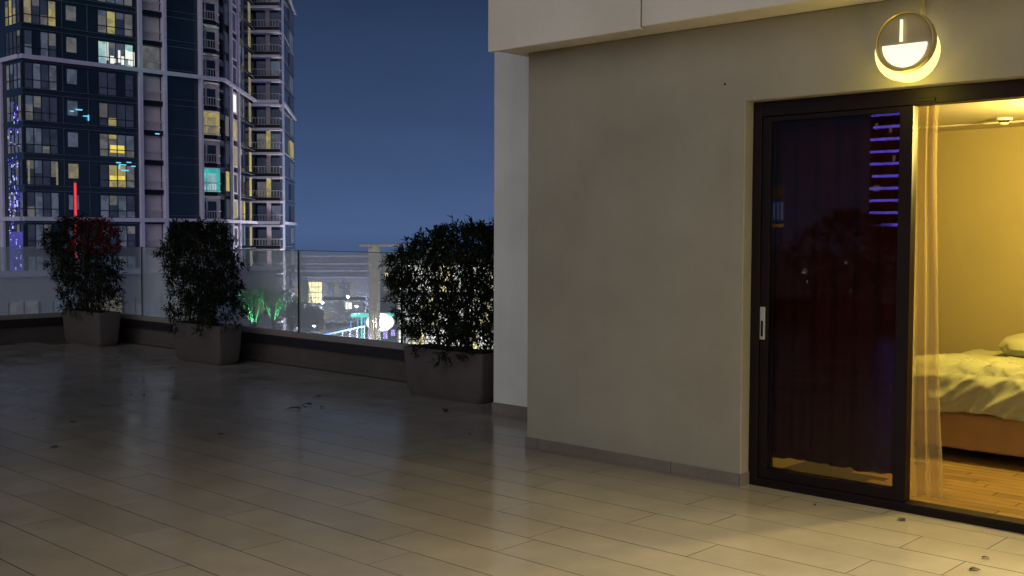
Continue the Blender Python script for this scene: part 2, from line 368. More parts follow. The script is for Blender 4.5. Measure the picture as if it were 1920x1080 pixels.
# smoke detector on ceiling
sdx, sdy = 8.02, 2.76
sdm = tag(empty('smoke_detector', (sdx, sdy, RC)), 'small round smoke detector on the bedroom ceiling', 'detector')
MT['plastic'] = mat('white_plastic', (.7, .66, .55), .4, .03, 20)
b = MB(); b.tube([(0, 0, -.0005), (0, 0, -.018), (0, 0, -.02)], [.055, .055, .05], 24); b.build('base', MT['plastic'], sdm)
b = MB(); b.tube([(0, 0, -.0205), (0, 0, -.034)], [.036, .03], 20); b.build('vent', MT['frame'], sdm)
b = MB(); b.tube([(0, 0, -.0345), (0, 0, -.045), (0, 0, -.05)], [.034, .028, .012], 20); b.build('cap', MT['plastic'], sdm)
# ceiling lamp of the room (just right of the frame): lights the room and the terrace through the door
cl = tag(empty('ceiling_lamp', (7.35, 2.0, RC)), 'round glowing ceiling lamp inside the bedroom', 'lamp')
b = MB(); b.tube([(0, 0, -.0005), (0, 0, -.03)], .10, 28); b.build('lamp_base', MT['plastic'], cl)
MT['roomlamp'] = emit('room_lamp_glow', (1, .80, .42), 6)
b = MB(); b.tube([(0, 0, -.0305), (0, 0, -.055), (0, 0, -.068)], [.088, .082, .05], 28); b.build('diffuser', MT['roomlamp'], cl)
pl_ = bpy.data.lights.new('ceiling_lamp_light', 'POINT'); pl_.energy = 205; pl_.color = (1, .74, .19); pl_.shadow_soft_size = .06
po = bpy.data.objects.new('ceiling_lamp_light', pl_); COL.objects.link(po); po.parent = cl; po.location = (0, 0, -.14)
# curtains
def curtain(name, x, y0, y1, z0, z1, m, amp, waves, seed, hem=0, taper=0, edge=None):
    nu, nv = 120, 26; vs = []; fs = []
    for i in range(nu+1):
        u = i/nu
        for j in range(nv+1):
            v = j/nv; z = z0+(z1-z0)*v
            if j == 0: z += hem*(noise.noise((u*6, seed, 0)) + .5*noise.noise((u*17, seed, 4)))
            pin = 1 - taper*math.sin(math.pi*min(1, v*1.05))**2*.5
            y = y0+(y1-y0)*(.5+(u-.5)*pin) + .012*noise.noise((u*4, v*3, seed))
            if edge: y = y1+(edge(v)-y1)*(1-u)+.006*noise.noise((u*4, v*3, seed))
            ph = u*waves*2*math.pi + .8*noise.noise((u*3, v*.7, seed))
            vs.append((x+amp*math.sin(ph)*(1-.25*v)+.012*noise.noise((u*5, v*2.5, seed+2)), y, z))
    for i in range(nu):
        for j in range(nv):
            a = i*(nv+1)+j; fs.append((a, a+nv+1, a+nv+2, a+1))
    o = MB().add(vs, fs).build(name, m, smooth=True); return o
MT['black'] = mat('blackout_cloth', (.052, .011, .014), .9, .2, 8, spec=.1)
c1 = curtain('blackout_curtain', 6.12, 2.66, 3.50, .155, 2.34, MT['black'], .014, 6.3, 3., hem=.018)
tag(c1, 'dark brown blackout curtain hanging behind the closed door leaf', 'curtain')
c1.modifiers.new('thick', 'SOLIDIFY').thickness = .003
m = bpy.data.materials.new('sheer_cloth'); m.use_nodes = True; t_ = m.node_tree; N_ = t_.nodes; K_ = t_.links
N_.remove(N_['Principled BSDF'])
a_ = N_.new('ShaderNodeBsdfTransparent'); b_ = N_.new('ShaderNodeBsdfTranslucent'); c_ = N_.new('ShaderNodeBsdfDiffuse')
a_.inputs[0].default_value = (.95, .88, .70, 1)
b_.inputs[0].default_value = (.62, .50, .30, 1); c_.inputs[0].default_value = (.55, .46, .30, 1)
x1 = N_.new('ShaderNodeMixShader'); x1.inputs[0].default_value = .45; K_.new(b_.outputs[0], x1.inputs[1]); K_.new(c_.outputs[0], x1.inputs[2])
x2 = N_.new('ShaderNodeMixShader'); lw = N_.new('ShaderNodeLayerWeight'); lw.inputs[0].default_value = .35
mr_ = N_.new('ShaderNodeMapRange'); mr_.inputs[3].default_value = .36; mr_.inputs[4].default_value = .95; K_.new(lw.outputs['Facing'], mr_.inputs[0])
K_.new(mr_.outputs[0], x2.inputs[0]); K_.new(a_.outputs[0], x2.inputs[1]); K_.new(x1.outputs[0], x2.inputs[2]); K_.new(x2.outputs[0], N_['Material Output'].inputs[0])
MT['sheer'] = m
c2 = curtain('sheer_curtain', 6.14, 2.395, 2.66, .055, 2.34, MT['sheer'], .030, 3.0, 9., hem=.01, edge=lambda v: 2.385+.075*math.sin(min(1, v/.62)*math.pi/2)**1.5+.012*math.sin(v*9))
tag(c2, 'gathered translucent sheer curtain at the open door edge', 'curtain')

# ------------------------------------------------------------------ wall lamps
MT['ring'] = mat('lamp_ring', (.55, .42, .16), .3, .1, 20, metal=.7)
MT['plate'] = mat('lamp_plate', (.36, .30, .18), .5, .05, 10)
MT['lampglow'] = emit('lamp_glow', (1, .93, .76), .88)
MT['lampglow2'] = emit('lamp_rear_glow', (1, .86, .34), 1.25)
MT['lamprod'] = emit('lamp_rod', (1, .85, .5), 1.3)
def wall_lamp(y, z, label, watts):
    x = 5.70
    t = tag(empty('wall_lamp', (5.84, y, z)), label, 'lamp', 'round wall lamps above the terrace doors')
    def disc(xa, xb, r, zc, arc=None, yc=0):
        mb = MB(); n = 48; pts = []
        for i in range(n+1):
            q = 2*math.pi*i/n if not arc else arc[0]+(arc[1]-arc[0])*i/n
            pts.append((yc+math.cos(q)*r, zc+math.sin(q)*r))
        if not arc: pts = pts[:-1]
        k = len(pts)
        vs = [(xa, a, b) for a, b in pts]+[(xb, a, b) for a, b in pts]
        mb.add(vs, [tuple(range(k)), tuple(range(2*k-1, k-1, -1))]+[(i, k+i, k+(i+1) % k, (i+1) % k) for i in range(k)]); return mb
    # ring: a short drum with an inner and an outer wall
    rg = MB(); n = 64; vs = []
    for xx, rr in ((-.150, .151), (-.150, .157), (-.128, .158), (-.128, .151)):
        for i in range(n): q = 2*math.pi*i/n; vs.append((xx, rr*math.cos(q), rr*math.sin(q)))
    fs = []
    for a in range(4):
        for i in range(n): fs.append((a*n+i, a*n+(i+1) % n, ((a+1) % 4)*n+(i+1) % n, ((a+1) % 4)*n+i))
    rg.add(vs, fs); rg.build('ring', MT['ring'], t, smooth=True)
    disc(-.128, -.10, .158, 0).build('back_plate', MT['plate'], t)
    disc(-.148, -.130, .120, -.012, (math.pi, 2*math.pi)).build('half_moon_diffuser', MT['lampglow'], t)
    disc(-.100, -.004, .160, -.038, None, .022).build('rear_diffuser', MT['lampglow2'], t, smooth=False)
    rd = MB(); rd.tube([(-.142, .018, .118), (-.142, .018, .004)], .008, 10); rd.build('rod', MT['lamprod'], t, smooth=True)
    rd = MB(); rd.tube([(-.03, -.05, .15), (-.03, -.05, .262)], .014, 10); rd.build('conduit', MT['plate'], t, smooth=True)
    lt = bpy.data.lights.new('wall_lamp_light', 'SPOT'); lt.spot_size = rad(165); lt.spot_blend = .7; lt.shadow_soft_size = .06; lt.energy = watts*4; lt.color = (1, .80, .46) if watts > 100 else (1, .76, .20)
    lo = bpy.data.objects.new('wall_lamp_light', lt); COL.objects.link(lo); lo.parent = t; lo.location = (-.24, 0, -.06)
    lo.rotation_euler = Vector((.80, 0, .60)).to_track_quat('Z', 'Y').to_euler()
    l3 = bpy.data.lights.new('wall_lamp_glow_light', 'POINT'); l3.energy = 2.6; l3.color = (1, .78, .05); l3.shadow_soft_size = .05
    lo = bpy.data.objects.new('wall_lamp_glow_light', l3); COL.objects.link(lo); lo.parent = t; lo.location = (-.20, .02, -.24)
    return t
wall_lamp(2.48, 2.567, 'round glowing wall lamp with half moon diffuser above the sliding door', 15)
wall_lamp(-.9, 2.567, 'round glowing wall lamp farther right along the wall than the door', 470)

# ------------------------------------------------------------------ parapets and glass balustrade
PX, PY = 7.59, 15.42
pw = tag(empty('parapet', (0, 0, 0)), 'low dark rendered parapet kerb around the terrace edge', 'parapet')
k_ = MB(); k_.box(PX, PX+.30, 6.505, PY+.30, -.05, .225); k_.build('kerb', MT['kerb'], pw, bevel=.006)
k_ = MB(); k_.box(-6.6, PX-.001, PY, PY+.30, -.05, .225); k_.build('kerb', MT['kerb'], pw, bevel=.006)
k_ = MB(); k_.box(-6.9, -6.601, -6, PY+.30, -.05, .225); k_.build('kerb', MT['kerb'], pw, bevel=.006)
k_ = MB(); k_.box(PX-.014, PX-.0005, 6.505, PY-.02, .0005, .05); k_.build('skirting', MT['kerb'], pw)
k_ = MB(); k_.box(-6.5, PX-.02, PY-.014, PY-.0005, .0005, .05); k_.build('skirting', MT['kerb'], pw)
k_ = MB(); k_.box(PX-.05, PX+.33, 6.505, PY+.33, .2255, .325); k_.build('coping', MT['coping'], pw, bevel=.004)
k_ = MB(); k_.box(-6.6, PX-.051, PY-.05, PY+.33, .2255, .325); k_.build('coping', MT['coping'], pw, bevel=.004)
k_ = MB(); k_.box(-6.93, -6.601, -6, PY+.33, .2255, .325); k_.build('coping', MT['coping'], pw, bevel=.004)
MT['bglass'] = glass('balustrade_glass', (.95, .97, .99), .31, (.80, .90, 1.0), .03, 1.40)
MT['fglass'] = glass('fin_glass', (.94, .97, .98), .36, (.74, .84, 1.0), .03, 1.40)
MT['gedge'] = mat('glass_edge', (.035, .05, .055), .3, .1, 5)
bal = tag(empty('glass_balustrade', (0, 0, 0)), 'hazy frameless glass balustrade with triangular glass fins on the parapet', 'balustrade')
ZB, ZT = .386, 1.335
def channel(x0, x1, y0, y1):
    c = MB(); c.box(x0, x1, y0, y1, .3255, ZB); c.build('base_channel', MT['channel'], bal, bevel=.003)
channel(PX-.01, PX+.09, 6.51, PY+.12); channel(-6.6, PX-.011, PY+.02, PY+.12); channel(-6.82, -6.72, -6, PY+.02)
js = [6.53, 8.685, 10.49, 12.30, 14.12, PY+.06]
for a, b in zip(js[:-1], js[1:]):
    p_ = MB(); p_.box(PX+.03, PX+.045, a+.010, b-.010, ZB+.0005, ZT); p_.build('glass_panel', MT['bglass'], bal)
for a in js[1:-1]:
    f_ = MB(); q = .011
    f_.add([(PX+.050, a-.006, ZB), (PX+.32, a-.006, ZB), (PX+.075, a-.006, ZT-.03), (PX+.050, a-.006, ZT-.03),
            (PX+.050, a+.006, ZB), (PX+.32, a+.006, ZB), (PX+.075, a+.006, ZT-.03), (PX+.050, a+.006, ZT-.03)],
           [(0,1,2,3),(7,6,5,4),(0,4,5,1),(1,5,6,2),(2,6,7,3),(3,7,4,0)]); f_.build('glass_fin', MT['fglass'], bal)
    e_ = MB(); e_.box(PX+.026, PX+.0495, a-.0095, a+.0095, ZB, ZT+.002); e_.build('joint_seal', MT['frame'], bal)
xs = [PX+.03, 5.9, 4.1, 2.3, .5, -1.3, -3.1, -4.9, -6.6]
for a, b in zip(xs[:-1], xs[1:]):
    p_ = MB(); p_.box(b+.008, a-.008, PY+.06, PY+.075, ZB+.0005, ZT); p_.build('glass_panel', MT['bglass'], bal)
ys_ = [PY+.0, 13.6, 11.8, 10.0, 8.2, 6.4, 4.6, 2.8, 1.0]
for a, b in zip(ys_[:-1], ys_[1:]):
    p_ = MB(); p_.box(-6.78, -6.765, b+.008, a-.008, ZB+.0005, ZT); p_.build('glass_panel', MT['bglass'], bal)
for a, b in zip(js[:-1], js[1:]):     # thin top edge of each sheet
    p_ = MB(); p_.box(PX+.029, PX+.046, a+.010, b-.010, ZT+.0005, ZT+.006); p_.build('glass_edge', MT['gedge'], bal)

# ------------------------------------------------------------------ planters and bushes
def planter(x0, y0, y1, dep, label, h=.462):
    t = tag(empty('planter', (x0+dep/2, (y0+y1)/2, 0)), label, 'planter', 'rectangular concrete planters along the parapets')
    L_, D_ = (y1-y0)/2, dep/2
    def ring(z, l, d_, r):
        pts = []
        for cx_, cy_, a0 in ((d_-r, l-r, 0), (-d_+r, l-r, 90), (-d_+r, -l+r, 180), (d_-r, -l+r, 270)):
            for k in range(5):
                q = rad(a0+k*22.5); pts.append((cx_+r*math.cos(q), cy_+r*math.sin(q), z))
        return pts
    prof = [(.0, .86, .82, .06), (.02, .90, .88, .06), (.07, .945, .93, .05), (.20, .965, .955, .035), (h-.01, 1, 1, .022), (h, .995, .99, .02), (h, .95, .88, .015), (h-.05, .94, .87, .015)]
    vs = []; fs = []; n = 20
    for z, a, b, r_ in prof: vs += ring(z, L_*a, D_*b, r_)
    for i in range(len(prof)-1):
        for j in range(n): fs.append((i*n+j, i*n+(j+1) % n, (i+1)*n+(j+1) % n, (i+1)*n+j))
    fs.append(tuple(range(n))[::-1])
    mb = MB().add(vs, fs); o = mb.build('pot', MT['planter'], t, smooth=True)
    o.data.set_sharp_from_angle(angle=rad(32))
    s_ = MB(); s_.prism([(p[0], p[1]) for p in ring(0, L_*.945, D_*.875, .015)], h-.07, h-.045); s_.build('soil', MT['soil'], t)
    return t
def bush(x, y, z, env, n_cl, label, seed, depth=.36, red=None, leaf_len=(.05, .095)):
    """env: list of (height, y_min, y_max) outline seen from the terrace; many narrow leaves in whorls on thin stems"""
    rr = random.Random(seed)
    t = tag(empty('bush', (x, y, z)), label, 'bush', 'leafy bushes growing in the planters')
    def lim(h):
        for (h0, a0, b0), (h1, a1, b1) in zip(env[:-1], env[1:]):
            if h0 <= h <= h1:
                f = (h-h0)/(h1-h0); return a0+(a1-a0)*f, b0+(b1-b0)*f
        return env[-1][1:]
    H0, H1 = env[0][0], env[-1][0]
    st = MB(); nodes = []
    for i in range(11):
        by = rr.uniform(-.26, .26); bx = rr.uniform(-.07, .07); hh = rr.uniform(.65, .97)*H1
        a, b = lim(hh*.95); ty = a+(b-a)*rr.uniform(.12, .88); tx = rr.uniform(-depth*.6, depth*.6)
        pts = []
        for k in range(8):
            f = k/7; g_ = f**1.4
            pts.append((bx+(tx-bx)*g_+.02*rr.uniform(-1, 1), by+(ty-by)*g_+.03*rr.uniform(-1, 1), -.03+f*hh))
        st.tube(pts, [.010*(1-.75*k/7)+.002 for k in range(8)], 5)
        nodes += [Vector(p) for p in pts[3:]]
    lf = MB(); cnt = 0
    while cnt < n_cl:
        h = rr.uniform(H0, H1); a, b = lim(h); c0, hw = (a+b)/2, (b-a)/2
        lob = 1 + .30*noise.noise((h*6.5, seed, 1.3 if rr.random() < .5 else 7.7)) + (.22 if rr.random() < .06 else 0) 
        yy = c0+hw*rr.uniform(-1, 1)*lob; xx = rr.uniform(-1, 1)*depth*math.sqrt(max(.05, 1-((yy-c0)/(hw*1.1))**2))
        dens = noise.noise((xx*4+seed, yy*4.5, h*4.5)) + .35*noise.noise((xx*9, yy*11+seed, h*11))
        if rr.random() < max(0, .62-h/H1*1.7): continue
        if dens < -.16 and rr.random() < .35: continue
        p = Vector((xx, yy, h)); cnt += 1
        if rr.random() < .5:
            q = min(nodes, key=lambda n_: (n_-p).length_squared)
            if (q-p).length < .45: st.tube([q, (q+p)/2+Vector((0, 0, -.015)), p], [.0035, .0028, .0018], 3, cap=False)
        axis = Vector((p.x*1.2+rr.uniform(-.5, .5), (p.y-c0)*1.4+rr.uniform(-.5, .5), rr.uniform(-.2, .9))).normalized()
        s1 = axis.orthogonal().normalized(); s2 = axis.cross(s1)
        for k in range(rr.randint(7, 11)):
            q = k*2.4+rr.uniform(-.4, .4); tilt = rr.uniform(.35, 1.45)
            d_ = (axis*math.cos(tilt)+(s1*math.cos(q)+s2*math.sin(q))*math.sin(tilt)); d_.z -= rr.uniform(0, .35); d_.normalize()
            ln = rr.uniform(*leaf_len); wd = ln*rr.uniform(.10, .16)
            o_ = p+axis*rr.uniform(-.05, .03); sd_ = d_.cross(Vector((rr.uniform(-.4, .4), rr.uniform(-.4, .4), 1))).normalized()
            up = sd_.cross(d_); m1 = o_+d_*ln*.45
            mi = 1 if red and red(p) and rr.random() < .8 else 0
            lf.add([o_, m1+sd_*wd+up*wd*.4, o_+d_*ln-Vector((0, 0, ln*.12)), m1-sd_*wd+up*wd*.4, m1], [(0, 1, 4), (1, 2, 4), (2, 3, 4), (3, 0, 4)], mi)
    def leaf_at(o_, d_, ln, mi=0):
        wd = ln*rr.uniform(.10, .16); sd_ = d_.cross(Vector((rr.uniform(-.4, .4), rr.uniform(-.4, .4), 1))).normalized(); up = sd_.cross(d_); m1 = o_+d_*ln*.45
        lf.add([o_, m1+sd_*wd+up*wd*.4, o_+d_*ln-Vector((0, 0, ln*.12)), m1-sd_*wd+up*wd*.4, m1], [(0, 1, 4), (1, 2, 4), (2, 3, 4), (3, 0, 4)], mi)
    for i in range(30):
        h = rr.uniform(H0+.35*(H1-H0), H1*.98); a, b = lim(h); top = h > H1*.82; sgn = rr.choice((-1, 1))
        y_ = rr.uniform(a, b)*.9 if top else (b*.88 if sgn > 0 else a*.88)
        p = Vector((rr.uniform(-.2, .2), y_, h*.97)); d0 = Vector((rr.uniform(-.4, .4), (rr.uniform(-.5, .5) if top else sgn*rr.uniform(.6, 1)), rr.uniform(.5, 1) if top else rr.uniform(-.1, .7))).normalized()
        ln = rr.uniform(.10, .24) * (.55 if seed == 8 and not top and sgn < 0 else 1); e_ = p+d0*ln+Vector((0, 0, -.02))
        st.tube([p, p+d0*ln*.55, e_], [.0035, .0028, .0016], 4, cap=False)
        s1 = d0.orthogonal().normalized(); s2 = d0.cross(s1)
        for k in range(rr.randint(9, 15)):
            f = rr.uniform(.1, 1); q = k*2.4; tl_ = rr.uniform(.5, 1.2)
            leaf_at(p+(e_-p)*f, (d0*math.cos(tl_)+(s1*math.cos(q)+s2*math.sin(q))*math.sin(tl_)).normalized(), rr.uniform(*leaf_len), 1 if red and red(p) else 0)
    tag(st.build('stems', MT['stem'], t, smooth=True), kind='stuff')
    tag(lf.build('foliage', [MT['leaf'], MT['leafr']], t), kind='stuff')
    return t
# (screen-left is +Y) outlines measured per bush, metres about the planter centre
planter(6.93, 14.00, 15.10, .32, 'farthest concrete planter, at the left corner of the terrace')
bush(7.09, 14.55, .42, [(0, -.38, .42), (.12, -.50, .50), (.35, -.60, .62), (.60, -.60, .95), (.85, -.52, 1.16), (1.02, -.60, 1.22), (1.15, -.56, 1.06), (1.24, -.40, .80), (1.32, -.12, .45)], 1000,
     'leafy bush with upper leaves painted as if red lit in the farthest planter', 2, red=lambda p: p.z > .86 and p.y < .05)
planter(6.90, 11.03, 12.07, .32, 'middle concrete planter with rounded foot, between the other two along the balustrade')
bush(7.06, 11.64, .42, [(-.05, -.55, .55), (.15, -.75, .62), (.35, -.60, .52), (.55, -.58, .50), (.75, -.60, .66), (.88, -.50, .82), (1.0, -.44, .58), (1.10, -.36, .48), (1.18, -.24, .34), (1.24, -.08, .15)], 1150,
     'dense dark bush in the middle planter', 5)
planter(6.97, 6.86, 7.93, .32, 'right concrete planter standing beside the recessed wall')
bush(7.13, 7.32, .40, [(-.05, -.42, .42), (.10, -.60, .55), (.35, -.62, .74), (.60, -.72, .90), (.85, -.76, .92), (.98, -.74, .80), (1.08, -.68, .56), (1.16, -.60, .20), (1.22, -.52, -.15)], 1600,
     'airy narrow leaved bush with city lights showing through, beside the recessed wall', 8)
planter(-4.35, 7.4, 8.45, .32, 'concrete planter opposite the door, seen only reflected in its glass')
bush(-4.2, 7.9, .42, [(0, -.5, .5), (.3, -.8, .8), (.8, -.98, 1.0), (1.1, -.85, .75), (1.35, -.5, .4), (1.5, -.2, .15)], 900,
     'bushy plant opposite the door, seen only reflected in its glass', 12)

# fallen leaves and bits on the tiles
spots = [(3.88, 9.0), (4.04, 8.64), (3.47, 7.71), (5.21, 9.64), (4.58, 7.31), (5.67, 7.9), (5.9, 8.01), (5.92, 7.81), (5.9, 5.94), (6.54, 6.88), (5.72, 2.96), (5.75, 2.46),
         (5.12, 1.84), (5.93, 13.54), (6.62, 13.17), (5.48, 13.19), (6.3, 13.3), (5.34, 1.87), (5.09, 9.67), (6.28, 8.35), (6.45, 11.32)]
for i, (x, y) in enumerate(spots):
    big = i in (5, 6, 9); ln = rt.uniform(.10, .14) if big else rt.uniform(.022, .055); wd = ln*rt.uniform(.16, .26) if big else ln*.4
    mb = MB(); n = 7; vs = []
    for k in range(n):
        f = k/(n-1); ww = wd*math.sin(math.pi*min(.98, f*.94+.03)); zz = .004+.014*math.sin(f*2.8)*(1 if big else .5)
        vs += [(f*ln-ln/2, ww, zz+.006*f), (f*ln-ln/2, 0, zz-.003), (f*ln-ln/2, -ww, zz)]
    fs = []
    for k in range(n-1): fs += [(k*3, k*3+1, k*3+4, k*3+3), (k*3+1, k*3+2, k*3+5, k*3+4)]
    o = mb.add(vs, fs).build('fallen_leaf', MT['dry'], loc=(x, y, 0)); o.rotation_euler.z = rt.uniform(0, 6.3)
    tag(o, 'small dark dry leaf or crumb lying on the terrace tiles', 'leaf', 'fallen leaves on the terrace tiles')

# ------------------------------------------------------------------ residential tower across the street
MT['tglass'] = mat('tower_glass', (.016, .032, .062), .10, .35, .25, spec=.6)
MT['tdark'] = mat('tower_dark_panel', (.008, .009, .018), .35, .3, .3, spec=.4)
MT['tband'] = mat('tower_band', (.66, .64, .84), .6, .12, .6)
bb = MT['tband'].node_tree.nodes['Principled BSDF']; bb.inputs['Emission Color'].default_value = (.40, .38, .80, 1); bb.inputs['Emission Strength'].default_value = .045   # glow added to the pale trim in place of light falling on it
MT['twall'] = mat('tower_balcony_wall', (.80, .68, .78), .7, .12, .5)
MT['tslab'] = mat('tower_slab', (.62, .62, .66), .7, .1, .5)
MT['tframe'] = mat('tower_mullion', (.035, .035, .05), .4, .1, 2)
MT['trail'] = mat('tower_rail', (.62, .60, .66), .5, .1, 2)
MT['tline'] = mat('tower_trim_line', (.16, .16, .21), .5, .1, 2)
MT['cur'] = emit('window_curtain', (.075, .092, .135), 1.0, .75, 1.6)
MT['curd'] = emit('window_dim', (.022, .028, .050), 1.0, .6, 1.2)
MT['grey'] = emit('window_grey', (.12, .118, .122), 1.0, .7, 1.8)
MT['warm'] = emit('window_warm', (.25, .215, .13), 1.0, .75, 2.0)
MT['yel'] = emit('window_yellow', (.40, .33, .10), 1.0, .75, 1.6, (.09, .085, .07))
MT['yelb'] = emit('window_bright', (.95, .74, .12), 1.0, .5, 2.4)
MT['teal'] = emit('window_teal', (.42, .62, .60), 1.0, .9, 1.3, (.03, .09, .13))
MT['tealb'] = emit('balcony_teal', (.04, .42, .40), 1.0, .45, 1.2)  # teal light on a balcony, put in as wall glow
MT['whitel'] = emit('window_white', (.75, .74, .66), 1.2)
MT['red'] = emit('red_neon', (.85, .05, .07), 1.0)
MT['blue'] = emit('blue_reflection', (.10, .09, .70), 1.0, .75, 2.2, (.01, .01, .10))
MT['bluew'] = emit('blue_spark', (.42, .45, 1.0), 1.2)
MT['cyan'] = emit('cyan_reflection', (.16, .62, .85), 1.1)

tower = tag(empty('apartment_tower', (58, 120, -14)), 'tall dark glass apartment tower with pale bands and lit windows', 'tower')
TO = Vector((58, 120, -14))
FH, Z0 = 3.26, 2.84
A_, B_, C_, D_ = (70.87, 112.), (86.15, 127.97), (88.54, 125.41), (102.84, 142.4)
class Face:
    def __init__(s, p, q, flip=False):
        s.o = Vector((*p, 0)); e = Vector((*q, 0))-s.o; s.len = e.length; s.d = e.normalized()
        s.n = Vector((s.d.y, -s.d.x, 0)) * (-1 if flip else 1)   # outward
    def box(s, mb, u0, u1, n0, n1, z0, z1, mi=0):
        c = []
        for z in (z0, z1):
            for u, n in ((u0, n0), (u1, n0), (u1, n1), (u0, n1)): c.append(s.o+s.d*u+s.n*n+Vector((0, 0, z))-TO)
        return mb.add(c, [(3,2,1,0),(4,5,6,7),(0,1,5,4),(1,2,6,5),(2,3,7,6),(3,0,4,7)], mi)
FL = Face((47.8, 112.), A_); FM = Face((47.8, 118.), (47.8, 112.)); FR = Face(A_, B_); FC = Face(B_, C_); FD = Face(C_, D_)
UL = lambda X: X-47.8
core = MB()
core.prism([(x-TO.x, y-TO.y) for x, y in ((47.8, 112.02), (60.29, 112.02), (60.29, 113.6), (63.55, 113.6), (63.55, 112.3), (67.85, 112.3), (67.85, 114.2), (71.6, 114.2), (86.3, 128.6), (88.54, 126.0), (102.84, 142.4), (90, 150), (60, 140), (47.8, 130))], 0, 62)
core.build('facade', MT['tglass'], tower)
rw = random.Random(21)
PAL = {'warm': ('warm', 'warm', 'grey', 'curd', 'yel'), 'yel': ('yel', 'warm', 'yel', 'grey', 'curd'), 'cur': ('cur', 'cur', 'curd', 'cur', 'grey'), 'grey': ('grey', 'curd', 'grey', 'cur', 'curd'),
       'curd': ('curd', 'curd', 'tglass', 'cur', 'curd'), 'teal': ('teal', 'teal', 'cur', 'teal', 'teal')}
def window(face, u0, u1, z0, z1, m, n=.02, nv_=1, nh=(), name='window'):
    if nv_ == 1 and not nh:
        w_ = MB(); face.box(w_, u0, u1, -.05, n, z0, z1); return w_.build(name, MT[m], tower)
    f = MB(); wd = .08
    for i in range(nv_+1):
        u = u0+(u1-u0)*i/nv_; face.box(f, u-wd/2, u+wd/2, n+.002, n+.09, z0, z1)
    for zz in nh: face.box(f, u0+wd/2+.001, u1-wd/2-.001, n+.007, n+.08, zz-.045, zz+.045)
    o = f.build(name, MT['tframe'], tower)
    for i in range(nv_):
        p_ = MB(); a_, b_ = u0+(u1-u0)*i/nv_+.001, u0+(u1-u0)*(i+1)/nv_-.001
        zs = z0+(z1-z0)*(rw.uniform(.25, .85) if rw.random() < .55 else 1)      # a blind pulled part of the way down
        face.box(p_, a_, b_, -.05, n, z0, zs); ms = [MT[rw.choice(PAL[m])]]
        if zs < z1: face.box(p_, a_, b_, -.05, n-.002, zs, z1, 1); ms.append(MT[rw.choice(('cur', 'grey', 'curd', m))])
        p_.build('pane', ms, o)
    return o
def part(face, name, m, *bx):
    for q in bx:
        b_ = MB(); face.box(b_, *q); o = b_.build(name, MT[m], tower)
    return o
quad = {-1: 'curd', 0: 'cur', 1: 'yel', 2: 'yel', 3: 'warm', 4: 'curd', 5: 'teal', 6: 'yel', 7: 'cur'}
bay = {-1: 'curd', 0: 'grey', 1: 'curd', 2: 'cur', 3: 'grey', 4: 'cur', 5: 'curd', 6: 'warm', 7: 'curd'}
